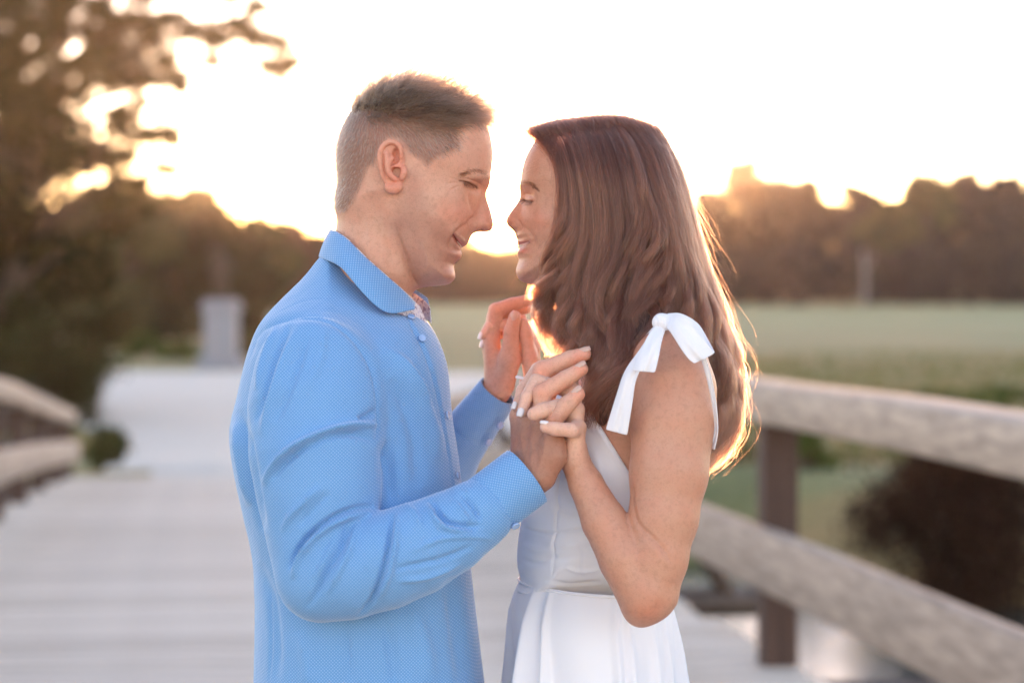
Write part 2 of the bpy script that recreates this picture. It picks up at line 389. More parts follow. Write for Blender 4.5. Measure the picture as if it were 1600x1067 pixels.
def tree(name, label, x, d, h, cw, mat, seed, n=4200, leaf=0.3, clumps=26, trunk_r=0.22, crown_lo=0.22, group=None, bark=None, zshape=None, cat='tree', z=None):
    rng = np.random.default_rng(seed); bark = bark or M_bark
    z0 = float(ground_z(np.array([x]), np.array([d]))[0]) - 0.05 if z is None else z
    t = empty(name, (x, d - CAM_D, z0)); tag(t, label, cat, group)
    top = h * 0.86; bend = rng.normal(size=2) * h * 0.02
    tp = np.array([[x, d - CAM_D, z0], [x + bend[0], d - CAM_D + bend[1], z0 + h * .3], [x + bend[0] * 2, d - CAM_D, z0 + top]])
    parts = [tube_np(spline(tp, 9), np.linspace(trunk_r * 1.25, trunk_r * 0.18, 9), 8)]
    C, Rd = [], []
    for q in range(clumps):
        u = rng.random() ** 0.85; zz = crown_lo + (1 - crown_lo) * u
        wv = cw * (math.sin(math.pi * min(1, 0.12 + 0.88 * u)) ** 0.6 if zshape is None else zshape(u))
        a = rng.uniform(0, 2 * math.pi); rr = wv * rng.uniform(0.3, 0.95)
        p = np.array([x + math.cos(a) * rr, d - CAM_D + math.sin(a) * rr, z0 + h * min(zz, 0.95)])
        C.append(p); Rd.append(np.array([1, 1, .75]) * (cw * rng.uniform(0.22, 0.42)))
        if q % 2 == 0:
            b0 = np.array([x, d - CAM_D, z0 + h * max(crown_lo * .8, zz * rng.uniform(.55, .8))]); mid = (b0 + p) / 2 + np.array([0, 0, -.03 * h])
            parts.append(tube_np(spline([b0, mid, p], 6), np.linspace(trunk_r * .42, trunk_r * .07, 6), 5))
    V, F = join_np(parts); link('trunk', mesh_np('trunk', V, F), bark, t)
    o = link('crown', leaf_mesh('crown', np.array(C), np.array(Rd), n, leaf, rng, mat), None, t, smooth=False)
    return t
def bush(name, label, x, d, h, wd, mat, seed, n=2600, leaf=0.07, clumps=22, group=None, depth=None, zs=None):
    rng = np.random.default_rng(seed); z0 = (float(ground_z(np.array([x]), np.array([d]))[0]) if zs is None else zs) - 0.1
    t = empty(name, (x, d - CAM_D, z0)); tag(t, label, 'bush', group); dp = depth or wd * .8
    C, Rd, parts = [], [], []
    for q in range(clumps):
        a = rng.uniform(0, 2 * math.pi); rr = rng.random() ** .6; u = rng.random() ** .8
        f = math.sqrt(max(0.05, 1 - u * u * .85))
        p = np.array([x + math.cos(a) * rr * wd * .42 * f, d - CAM_D + math.sin(a) * rr * dp * .42 * f, z0 + h * (0.08 + .78 * u)])
        C.append(p); Rd.append(np.array([1, 1, .8]) * rng.uniform(.14, .26) * min(wd, h))
        b0 = np.array([x + (p[0] - x) * .2, d - CAM_D + (p[1] - d + CAM_D) * .2, z0]); parts.append(tube_np(spline([b0, (b0 + p) / 2 + [0, 0, .1 * h], p], 6), np.linspace(.02, .006, 6), 4))
    V, F = join_np(parts); link('stem', mesh_np('stem', V, F), M_bark, t)
    link('foliage', leaf_mesh('foliage', np.array(C), np.array(Rd), n, leaf, rng, mat), None, t, smooth=False)
    return t
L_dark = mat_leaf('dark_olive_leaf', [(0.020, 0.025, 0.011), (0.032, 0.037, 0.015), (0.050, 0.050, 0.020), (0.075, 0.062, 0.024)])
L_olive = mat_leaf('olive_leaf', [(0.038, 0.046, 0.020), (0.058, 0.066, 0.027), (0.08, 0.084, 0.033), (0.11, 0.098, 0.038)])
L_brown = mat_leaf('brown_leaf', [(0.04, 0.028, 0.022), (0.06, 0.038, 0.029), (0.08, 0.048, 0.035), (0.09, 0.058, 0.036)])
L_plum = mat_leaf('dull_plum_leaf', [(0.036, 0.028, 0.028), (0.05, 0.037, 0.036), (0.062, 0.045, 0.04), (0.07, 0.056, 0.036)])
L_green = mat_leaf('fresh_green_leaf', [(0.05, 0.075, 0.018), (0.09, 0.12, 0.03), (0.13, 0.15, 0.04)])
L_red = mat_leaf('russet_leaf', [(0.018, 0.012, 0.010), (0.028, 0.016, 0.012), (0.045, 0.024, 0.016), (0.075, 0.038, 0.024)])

# far tree line, right half: (photo column, row of the top, distance, crown half width, material, how many leaves)
def far_tree(px, top, d, cw, mat, seed, label, n=3600, leaf=0.42, name='far_tree', lo=0.06, **kw):
    x = (px - 800) / FPX * d; z0 = float(ground_z(np.array([x]), np.array([d]))[0])
    h = CAM_Z + (HOR - top) / FPX * d - z0
    return tree(name, label, x, d, h, cw, mat, seed, n=n, leaf=leaf, clumps=30, trunk_r=0.3, crown_lo=lo, group='trees along the far side of the meadow', **kw)
hid_lab = ['past the right edge, behind the brown one', 'farthest past the right edge', "hidden behind the woman's long hair", "hidden behind the woman's neck", "hidden behind the woman's face", "hidden behind the man's jaw", "hidden behind the man's throat", "hidden behind the man's collar"]
rt = [(1108, 300, 238, 2.6, L_brown, 'russet-lit tree just right of the woman\'s hair'),
      (1166, 246, 250, 3.0, L_brown, 'tallest narrow tree in the far line, right of the woman'),
      (1212, 284, 256, 4.0, L_plum, 'dull brown tree at the right foot of the tallest far tree'),
      (1262, 284, 262, 3.6, L_plum, 'thin-crowned tree with the sky showing through, left of the pale pole'),
      (1345, 286, 258, 3.7, L_plum, 'thin-crowned far tree right above the pale pole'),
      (1392, 322, 246, 3.2, L_olive, 'low olive tree in the dip of the far tree line'),
      (1445, 284, 250, 4.2, L_olive, 'broad olive tree right of the dip in the far line'),
      (1502, 274, 258, 4.0, L_plum, 'rounded plum-brown tree second from the right edge of the far line'),
      (1568, 284, 250, 4.4, L_plum, 'broad brown tree at the right edge of the far line'),
      (1640, 284, 256, 4.5, L_plum, 'brown tree past the right edge of the far line'),
      (1725, 285, 252, 5.0, L_olive, None), (1800, 300, 256, 5.0, L_plum, None),
      (1050, 330, 246, 4.0, L_plum, None), (985, 345, 250, 4.5, L_plum, None), (915, 372, 246, 4.0, L_brown, None),
      (848, 374, 252, 3.2, L_brown, 'low brown tree behind the clasped far hands'), (800, 398, 262, 3.0, L_brown, 'low tree under the setting sun between the two faces'),  # this last top and the next lowered; the sky gap stands in for the sun
      (752, 397, 250, 3.2, L_brown, 'low brown tree below the man\'s nose'), (704, 374, 256, 3.2, L_brown, 'low brown tree under the man\'s chin'),
      (650, 378, 250, 3.6, L_brown, None), (590, 372, 256, 4.0, L_brown, None), (536, 368, 250, 3.8, L_brown, None)]
for k, (px, top, d, cw, mt, lb) in enumerate(rt):
    far_tree(px, top, d, cw, mt, 100 + k, lb or 'far tree ' + hid_lab.pop(0), n=4000 if lb is None else (6000 if 'thin' in lb else 12000), leaf=0.5)
# undergrowth filling the foot of the far line
for k, (px, d, wd, h) in enumerate([(1140, 236, 9, 5.5), (1240, 240, 10, 6.5), (1330, 238, 8, 6), (1420, 236, 9, 6), (1520, 238, 10, 6.5), (1600, 236, 9, 6), (1690, 238, 10, 6), (880, 240, 9, 3.6), (770, 240, 9, 3.4), (690, 242, 9, 3.6), (600, 240, 9, 4)]):
    x = (px - 800) / FPX * d
    bush('thicket', 'dark thicket at the foot of the far trees, %s' % ['right of the hair', 'left of the pale pole', 'behind the pale pole', 'below the dip in the tree line', 'second from the right edge', 'at the right edge', 'past the right edge', 'behind the woman\'s chin', 'between the two faces', 'under the man\'s chin', 'behind the man\'s neck'][k],
         x, d, h, wd, L_plum if px > 1000 else L_brown, 300 + k, n=4000, leaf=0.36, clumps=30, group='thickets under the far trees')
# the wood behind, seen only as one soft mass through the gaps
rngw = np.random.default_rng(91); Cw, Rw = [], []
for px in range(-1500, 3100, 11):
    d = rngw.uniform(285, 330); top = np.interp(px, [-1500, -900, -300, 60, 300, 420, 520, 640, 760, 830, 900, 1000, 1080, 1130, 1250, 1390, 1500, 1760, 2300, 3100], [300, 330, 310, 340, 352, 372, 380, 388, 405, 400, 385, 360, 335, 312, 312, 338, 306, 306, 280, 310]) + rngw.uniform(-6, 12)
    for q in range(5):
        r_ = rngw.uniform(1.5, 2.4); pz = top + 22 + q * 24 + rngw.uniform(-8, 8)
        if pz < 470: Cw.append(PD(px + rngw.uniform(-8, 8), pz, d)); Rw.append((r_, r_, r_ * .8))
tag(link('distant_wood', leaf_mesh('distant_wood', np.array(Cw), np.array(Rw), 70000, .6, rngw, L_plum), None, smooth=False), 'hazy brown wood closing the view behind the far trees', 'wood', kind='stuff')
# pale dead trunk standing in front of the far trees
x = (1350 - 800) / FPX * 225.0; z0 = float(ground_z(np.array([x]), np.array([225.0]))[0])
dt = empty('dead_trunk', (x, 225 - CAM_D, z0)); tag(dt, 'pale bare trunk standing before the far trees on the right', 'tree trunk')
V, F = tube_np(spline([(x, 225 - CAM_D, z0 - .2), (x + .1, 225 - CAM_D, z0 + 2), (x - .05, 225 - CAM_D, z0 + 5.2)], 8), np.linspace(.26, .14, 8), 8); link('trunk', mesh_np('trunk', V, F), M_palebark, dt)
V, F = tube_np(spline([(x, 225 - CAM_D, z0 + 3.2), (x + .6, 225 - CAM_D, z0 + 4), (x + .9, 225 - CAM_D, z0 + 5)], 6), np.linspace(.12, .05, 6), 6); link('limb', mesh_np('limb', V, F), M_palebark, dt)

# middle-distance trees left of the man, behind the pedestal
mid = [(196, 306, 118, 2.6, L_olive, 'olive tree next to the big dark tree, left of the pedestal'), (252, 312, 128, 2.7, L_olive, 'olive tree second from the big dark tree'),
       (306, 304, 140, 2.4, L_olive, 'olive tree with a pointed top just left of the pedestal'), (352, 336, 122, 2.2, L_dark, 'dark low tree straight behind the pedestal'),
       (405, 352, 132, 2.3, L_olive, 'olive tree right of the pedestal'), (452, 352, 165, 2.6, L_brown, 'sunlit brown tree beside the man\'s shoulder'), (500, 372, 150, 2.4, L_brown, 'brown tree behind the man\'s collar'),
       (150, 300, 126, 3.0, L_olive, 'olive tree half hidden behind the big dark tree')]
for k, (px, top, d, cw, mt, lb) in enumerate(mid):
    x = (px - 800) / FPX * d; z0 = float(ground_z(np.array([x]), np.array([d]))[0])
    tree('leafy_tree', lb, x, d, CAM_Z + (HOR - top) / FPX * d - z0, cw, mt, 500 + k, n=10000, leaf=0.27, clumps=30, trunk_r=.2, crown_lo=0.05, group='trees behind the pedestal')
for k, (px, d, wd, h, mt, lb) in enumerate([(215, 108, 3.4, 1.2, L_green, 'low green shrub at the back edge of the gravel path'), (280, 106, 2.6, .9, L_green, 'small green shrub left of the pedestal foot'), (405, 108, 3.0, 1.2, L_olive, 'olive shrub right of the pedestal'),
                                           (170, 32.0, .62, .72, L_olive, 'olive green bush at the end of the left railing'), (146, 29.6, .35, .30, L_green, 'small dark green bush at the foot of the left railing end')]):
    bush('shrub', lb, (px - 800) / FPX * d, d, h, wd, mt, 600 + k, n=2400 if d > 60 else 1800, leaf=.12 if d > 60 else .05)

# the big dark tree at the left, with limbs reaching over the path
def big_tree():
    rng = np.random.default_rng(5); d = 56.0; x = (20 - 800) / FPX * d
    z0 = float(ground_z(np.array([x]), np.array([d]))[0]) - .1; y = d - CAM_D
    t = empty('oak_tree', (x, y, z0)); tag(t, 'big dark spreading tree filling the left edge beside the path', 'tree')
    parts = [tube_np(spline([(x, y, z0), (x + .15, y, z0 + 2.5), (x - .1, y + .2, z0 + 6), (x + .3, y, z0 + 11)], 14), np.linspace(.5, .12, 14), 10)]
    cl = []
    for px in range(-260, 190, 42):
        for py in range(-120, 600, 46):
            lim = 215 if py > 300 else (190 if py > 150 else 215)
            q = px + rng.uniform(-22, 22); r_ = py + rng.uniform(-20, 20)
            if q > lim - 30: continue
            dens = 1.0 if q < 110 else 0.55
            if rng.random() < dens: cl.append((q, r_, d + rng.uniform(-2.2, 2.2), rng.uniform(.42, .75)))
    n_main = len(cl)
    thin = []
    for q, r_, s in [(235, 60, .5), (262, 30, .42), (300, 48, .5), (335, 62, .42), (368, 40, .45), (400, 58, .42), (432, 66, .40), (452, 96, .34), (440, 118, .3), (415, 100, .32), (330, 95, .3), (260, 95, .36), (220, 120, .4), (215, 30, .45), (230, -10, .5), (290, -15, .45), (350, -8, .4), (400, 12, .36),
                     (195, 180, .4), (230, 215, .34), (262, 200, .26), (190, 250, .4), (215, 285, .34), (250, 262, .22), (180, 320, .42), (225, 330, .3), (300, 250, .18), (345, 175, .2), (285, 140, .24), (160, 60, .45), (150, 10, .5), (180, 90, .4)]:
        thin.append((q, r_, d + rng.uniform(-1, 1), s))
    for q in range(175, 300, 32):
        for r_ in range(40, 350, 40):
            if rng.random() < 1.05 - (q - 175) / 160: thin.append((q + rng.uniform(-14, 14), r_ + rng.uniform(-16, 16), d + rng.uniform(-1, 1), rng.uniform(.22, .4)))
    for k, (q, r_, dd, s) in enumerate(cl + thin):
        p = np.array(PD(q, r_, dd))
        if k % 3 == 0 or k >= n_main:
            b0 = np.array([x, y, max(z0 + 1.5, p[2] - abs(p[0] - x) * .45)]); m = (b0 + p) / 2 + np.array([0, 0, .25])
            parts.append(tube_np(spline([b0, m, p], 8), np.linspace(.11 if k < n_main else .07, .015, 8), 5))
    V, F = join_np(parts); link('trunk', mesh_np('trunk', V, F), M_bark, t)
    C = np.array([PD(*c[:3]) for c in cl]); Rd = np.array([[c[3]] * 3 for c in cl])
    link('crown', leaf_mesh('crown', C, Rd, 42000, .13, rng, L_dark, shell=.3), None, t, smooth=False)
    C = np.array([PD(*c[:3]) for c in thin]); Rd = np.array([[c[3] * 1.15, c[3], c[3] * .72] for c in thin])
    link('foliage', leaf_mesh('foliage', C, Rd, 12500, .09, rng, L_dark, shell=.2), None, t, smooth=False)
big_tree()
bush('dark_shrub', 'dark shrub under the big tree behind the left railing', PD(60, 0, 51)[0], 51.0, 2.4, 2.6, L_dark, 71, n=4200, leaf=.07, clumps=30)
bush('dark_shrub', 'dark shrub beside the path under the big tree', PD(118, 0, 53)[0], 53.0, 1.5, 1.3, L_dark, 72, n=2600, leaf=.07, clumps=22)
bush('dark_shrub', 'dark shrub at the very left edge behind the railing', PD(-20, 0, 48)[0], 48.0, 2.2, 2.6, L_dark, 73, n=3600, leaf=.07, clumps=30)

# the big russet bush on the far bank at the right, seen between the two rails
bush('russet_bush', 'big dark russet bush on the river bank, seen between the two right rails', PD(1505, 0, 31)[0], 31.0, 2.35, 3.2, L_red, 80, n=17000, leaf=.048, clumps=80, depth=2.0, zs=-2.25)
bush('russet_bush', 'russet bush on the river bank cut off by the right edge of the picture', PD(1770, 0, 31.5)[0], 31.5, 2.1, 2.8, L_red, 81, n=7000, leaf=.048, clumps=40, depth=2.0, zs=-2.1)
for k, (px, d, wd, h, mt, lb) in enumerate([(1450, 60, 2.2, .55, L_green, 'low green shrub in the meadow above the right top rail'), (1530, 56, 1.9, .6, L_green, 'low green shrub in the meadow near the right edge'), (1330, 58, 1.6, .4, L_red, 'low russet shrub in the meadow above the right top rail'),
                                            (1120, 40, 1.4, .7, L_green, 'green waterside shrub between post and the woman\'s arm'), (1262, 38, 1.2, .8, L_green, 'green waterside shrub just right of the railing post'), (1570, 62, 2.4, .6, L_green, 'low green shrub at the right edge of the meadow')]):
    bush('shrub', lb, PD(px, 0, d)[0], d, h, wd, mt, 640 + k, n=1600, leaf=.06)

# tall grass over the near meadow: one mass of blades
rng = np.random.default_rng(3); n = 30000
gxx = rng.uniform(-26, 26, n); gdd = 39 + 70 * rng.random(n) ** 1.6
keep = ~((gxx > -19) & (gxx < 1.2) & (gdd < 112) & (gxx > -6.2 - (gdd - 39) * .27)); gxx, gdd = gxx[keep], gdd[keep]; n = len(gxx)
gzz = ground_z(gxx, gdd); hh = rng.uniform(.12, .42, n); a = rng.uniform(0, 6.28, n); lean = rng.normal(0, .12, (n, 2))
b0 = np.stack([gxx, gdd - CAM_D, gzz - .03], 1); dx = np.stack([np.cos(a), np.sin(a), 0 * a], 1) * .03
tp = b0 + np.stack([lean[:, 0], lean[:, 1], hh], 1)
V = np.stack([b0 - dx, b0 + dx, tp + dx * .5, tp - dx * .5], 1).reshape(-1, 3); me = mesh_np('grass', V, np.arange(n * 4).reshape(-1, 4))
me.attributes.new('leaf', 'FLOAT', 'POINT').data.foreach_set('value', np.repeat(np.clip(.5 + .25 * np.sin(gxx * .5) * np.sin(gdd * .35) + rng.normal(0, .15, n), 0, 1), 4).astype(np.float32))
L_grass = mat_leaf('meadow_blade', [(0.08, 0.115, 0.03), (0.15, 0.16, 0.055), (0.24, 0.19, 0.09), (0.22, 0.14, 0.07)])
tag(link('grass', me, L_grass, smooth=False), 'tall yellowing grass over the meadow', 'grass', kind='stuff')

# ---- evening haze
bm = bmesh.new(); bmesh.ops.create_cube(bm, size=1.0); bmesh.ops.scale(bm, vec=(640, 420, 40), verts=bm.verts); bmesh.ops.translate(bm, vec=(0, 165, 10.0), verts=bm.verts)
me = bpy.data.meshes.new('haze'); bm.to_mesh(me); bm.free()
N = NT('evening_haze'); pv = N.n('ShaderNodeVolumePrincipled'); N.link(pv.outputs[0], N.out.inputs['Volume'])
pv.inputs['Color'].default_value = (1.0, 0.92, 0.90, 1); pv.inputs['Density'].default_value = 0.00012; pv.inputs['Anisotropy'].default_value = 0.78
tag(link('haze', me, N.m, smooth=False), 'thin warm evening haze over the meadow', 'haze', kind='stuff')
# ================================================================== implicit modelling for bodies and clothes
def poly_sd(poly, X, Z):
    """signed distance (positive inside) from points X, Z to a closed polygon"""
    p = np.asarray(poly, float); n = len(p)
    d2 = np.full(X.shape, 1e9); ins = np.zeros(X.shape, bool)
    for i in range(n):
        a, b = p[i], p[(i + 1) % n]; e = b - a
        t = np.clip(((X - a[0]) * e[0] + (Z - a[1]) * e[1]) / (e @ e + 1e-12), 0, 1)
        dx, dz = X - a[0] - t * e[0], Z - a[1] - t * e[1]
        d2 = np.minimum(d2, dx * dx + dz * dz)
        c = ((a[1] <= Z) & (b[1] > Z)) | ((b[1] <= Z) & (a[1] > Z))
        with np.errstate(divide='ignore', invalid='ignore'):
            xi = a[0] + (Z - a[1]) / (e[1] if e[1] else 1e-12) * e[0]
        ins ^= c & (X < xi)
    return np.where(ins, 1.0, -1.0) * np.sqrt(d2)
def line_dist(pts, x, y):
    """distance to a polyline, signed side and parameter 0..1 along it (arrays)"""
    p = np.asarray(pts, float); L = np.concatenate([[0], np.cumsum(np.linalg.norm(np.diff(p, axis=0), axis=1))])
    best = np.full(x.shape, 1e9); side = np.zeros(x.shape); par = np.zeros(x.shape)
    for i in range(len(p) - 1):
        a, e = p[i], p[i + 1] - p[i]; l2 = e @ e + 1e-12
        t = np.clip(((x - a[0]) * e[0] + (y - a[1]) * e[1]) / l2, 0, 1)
        dx, dy = x - a[0] - t * e[0], y - a[1] - t * e[1]; d = np.hypot(dx, dy)
        m = d < best
        best = np.where(m, d, best); side = np.where(m, np.sign(e[0] * dy - e[1] * dx), side); par = np.where(m, (L[i] + t * math.sqrt(l2)) / L[-1], par)
    return best, side, par

class Field:
    def __init__(s, lo, hi, h):
        s.lo = np.array(lo, float); s.h = h
        s.n = np.ceil((np.array(hi) - s.lo) / h).astype(int) + 1
        s.f = np.full(s.n, 1.0, np.float32)
    def sub(s, lo, hi):
        a = np.clip(np.floor((np.array(lo) - s.lo) / s.h).astype(int), 0, s.n); b = np.clip(np.ceil((np.array(hi) - s.lo) / s.h).astype(int) + 1, 0, s.n)
        if (b <= a).any(): return None
        sl = tuple(slice(i, j) for i, j in zip(a, b))
        ax = [(s.lo[k] + s.h * np.arange(a[k], b[k])).astype(np.float32) for k in range(3)]
        return sl, ax[0][:, None, None], ax[1][None, :, None], ax[2][None, None, :]
    def put(s, sl, d, k, op='u'):
        f = s.f[sl]
        if op == 'u':
            if k > 0:
                hh = np.maximum(k - np.abs(f - d), 0) / k; r = np.minimum(f, d) - hh * hh * k * 0.25
            else: r = np.minimum(f, d)
        elif op == 's':                                  # subtract
            if k > 0:
                hh = np.maximum(k - np.abs(f + d), 0) / k; r = np.maximum(f, -d) + hh * hh * k * 0.25
            else: r = np.maximum(f, -d)
        else: r = np.maximum(f, d)
        s.f[sl] = r
    def cone(s, a, b, ra, rb, k=0.004, op='u'):
        a, b = np.array(a, float), np.array(b, float); pad = max(ra, rb) + max(k, 0.0) + 0.006 + 3 * s.h
        g = s.sub(np.minimum(a, b) - pad, np.maximum(a, b) + pad)
        if g is None: return
        sl, X, Y, Z = g; e = b - a; l2 = float(e @ e) + 1e-12
        t = np.clip(((X - a[0]) * e[0] + (Y - a[1]) * e[1] + (Z - a[2]) * e[2]) / l2, 0, 1)
        d = np.sqrt((X - a[0] - t * e[0]) ** 2 + (Y - a[1] - t * e[1]) ** 2 + (Z - a[2] - t * e[2]) ** 2) - (ra + (rb - ra) * t)
        s.put(sl, d, k, op)
    def chain(s, pts, k=0.004, kj=None, op='u'):
        """pts: (px, py, y, radius in photo px) ; converted to metres"""
        q = [(np.array(P(p[0], p[1], p[2])), m_px(p[3], p[2])) for p in pts]
        for (a, ra), (b, rb) in zip(q[:-1], q[1:]): s.cone(a, b, ra, rb, k, op)
    def ell(s, c, r, k=0.004, op='u', rot=None):
        c, r = np.array(c, float), np.array(r, float); pad = r.max() + k + 0.006 + 3 * s.h
        g = s.sub(c - pad, c + pad)
        if g is None: return
        sl, X, Y, Z = g; x, y, z = X - c[0], Y - c[1], Z - c[2]
        if rot is not None:                              # rotation about the view (y) axis
            ca, sa = math.cos(rot), math.sin(rot); x, z = x * ca + z * sa, -x * sa + z * ca
        k0 = np.sqrt((x / r[0]) ** 2 + (y / r[1]) ** 2 + (z / r[2]) ** 2); k1 = np.sqrt((x / r[0] ** 2) ** 2 + (y / r[1] ** 2) ** 2 + (z / r[2] ** 2) ** 2) + 1e-9
        s.put(sl, k0 * (k0 - 1) / k1, k, op)
    def inflate(s, poly_px, y0, Rr, W, k=0.006, op='u', nsp=None, off=0.0, pw=2.0):
        """solid whose side outline is poly_px (photo px at depth y0); Rr edge rounding (m), W half width (m) or function (px,py)->m"""
        q = np.array([P(a, b, y0) for a, b in (spline(poly_px, nsp or len(poly_px) * 4, closed=True))])[:, [0, 2]]
        wm = W if not callable(W) else 0.25; pad = 0.03 + k
        g = s.sub((q[:, 0].min() - pad, y0 - wm - pad, q[:, 1].min() - pad), (q[:, 0].max() + pad, y0 + wm + pad, q[:, 1].max() + pad))
        if g is None: return
        sl, X, Y, Z = g; X2, Z2 = np.meshgrid(X[:, 0, 0], Z[0, 0, :], indexing='ij')
        sdm = poly_sd(q, X2, Z2) + off
        sc = FPX / (CAM_D + y0)
        Wm = W(800 + X2 * sc, HOR - (Z2 - CAM_Z) * sc) if callable(W) else np.full(X2.shape, W)
        Rm = Rr(800 + X2 * sc, HOR - (Z2 - CAM_Z) * sc) if callable(Rr) else np.full(X2.shape, Rr)
        q1 = np.maximum(1 - sdm / Rm, 0).astype(np.float32); Wm = (Wm + off).astype(np.float32)
        yy = np.abs(Y - y0) / Wm[:, None, :]
        d = ((q1[:, None, :] ** pw + yy ** pw) ** (1 / pw) - 1) * np.minimum(Wm, Rm.astype(np.float32))[:, None, :]
        s.put(sl, d.astype(np.float32), k, op)
    def clip_px(s, poly_px, ymin=-9, ymax=9, inside=True):
        """keep only what projects inside (or outside) the px polygon, for depths ymin..ymax"""
        X = (s.lo[0] + s.h * np.arange(s.n[0]))[:, None]; Z = (s.lo[2] + s.h * np.arange(s.n[2]))[None, :]
        for j in range(s.n[1]):
            y = s.lo[1] + s.h * j
            if not ymin <= y <= ymax: continue
            sl = s.f[:, j, :]
            if not (sl < 0.02).any(): continue
            sc = FPX / (CAM_D + y)
            sdm = poly_sd(poly_px, np.broadcast_to(800 + X * sc, sl.shape), np.broadcast_to(HOR - (Z - CAM_Z) * sc, sl.shape)) / sc
            s.f[:, j, :] = np.maximum(sl, -sdm if inside else sdm)
    def mesh(s, smooth=2):
        """surface nets"""
        f = s.f; ins = (f < 0); u = ins.view(np.uint8)
        c = u[:-1, :-1, :-1] + u[1:, :-1, :-1]; c += u[:-1, 1:, :-1]; c += u[1:, 1:, :-1]; c += u[:-1, :-1, 1:]; c += u[1:, :-1, 1:]; c += u[:-1, 1:, 1:]; c += u[1:, 1:, 1:]
        act = np.argwhere((c > 0) & (c < 8)); cid = np.full(c.shape, -1, np.int32); cid[act[:, 0], act[:, 1], act[:, 2]] = np.arange(len(act))
        corn = np.array([(i, j, k) for i in (0, 1) for j in (0, 1) for k in (0, 1)])
        val = np.stack([f[act[:, 0] + o[0], act[:, 1] + o[1], act[:, 2] + o[2]] for o in corn], 1)
        acc = np.zeros((len(act), 3)); cnt = np.zeros(len(act))
        for a in range(8):
            for b in range(a + 1, 8):
                if np.abs(corn[a] - corn[b]).sum() != 1: continue
                va, vb = val[:, a], val[:, b]; m = (va < 0) != (vb < 0)
                t = np.where(m, va / np.where(m, va - vb, 1), 0)[:, None]
                acc += np.where(m[:, None], corn[a] + t * (corn[b] - corn[a]), 0); cnt += m
        V = (act + acc / cnt[:, None]) * s.h + s.lo
        quads = []
        for ax in range(3):
            o1, o2 = [(1, 2), (2, 0), (0, 1)][ax]
            sa = [slice(None)] * 3; sb = [slice(None)] * 3; sa[ax] = slice(0, -1); sb[ax] = slice(1, None)
            ch = ins[tuple(sa)] != ins[tuple(sb)]; e = np.argwhere(ch)
            e = e[(e[:, o1] > 0) & (e[:, o2] > 0) & (e[:, o1] < s.n[o1] - 1) & (e[:, o2] < s.n[o2] - 1)]
            flip = ins[e[:, 0], e[:, 1], e[:, 2]]
            def cell(d1, d2):
                q = e.copy(); q[:, o1] += d1; q[:, o2] += d2; return cid[q[:, 0], q[:, 1], q[:, 2]]
            a, b, c2, d = cell(-1, -1), cell(0, -1), cell(0, 0), cell(-1, 0)
            qd = np.stack([a, b, c2, d], 1); qd[~flip] = qd[~flip][:, ::-1]; quads.append(qd)
        Q = np.vstack(quads); Q = Q[(Q >= 0).all(1)]
        V = relax(V, Q, smooth)
        return V, Q
def relax(V, Q, it, lam=0.5):
    e = np.vstack([Q[:, [0, 1]], Q[:, [1, 2]], Q[:, [2, 3]], Q[:, [3, 0]]]); n = len(V)
    for _ in range(it):
        acc = np.zeros((n, 3)); deg = np.bincount(e[:, 0], minlength=n) + np.bincount(e[:, 1], minlength=n)
        for k in range(3): acc[:, k] = np.bincount(e[:, 0], V[e[:, 1], k], n) + np.bincount(e[:, 1], V[e[:, 0], k], n)
        V = V * (1 - lam) + lam * acc / np.maximum(deg, 1)[:, None]
    return V
def normals(V, Q):
    a, b, c, d = (V[Q[:, k]] for k in range(4)); fn = np.cross(c - a, d - b)
    n = np.zeros_like(V)
    for k in range(4):
        for ax in range(3): n[:, ax] += np.bincount(Q[:, k], fn[:, ax], len(V))
    return n / (np.linalg.norm(n, axis=1)[:, None] + 1e-12)
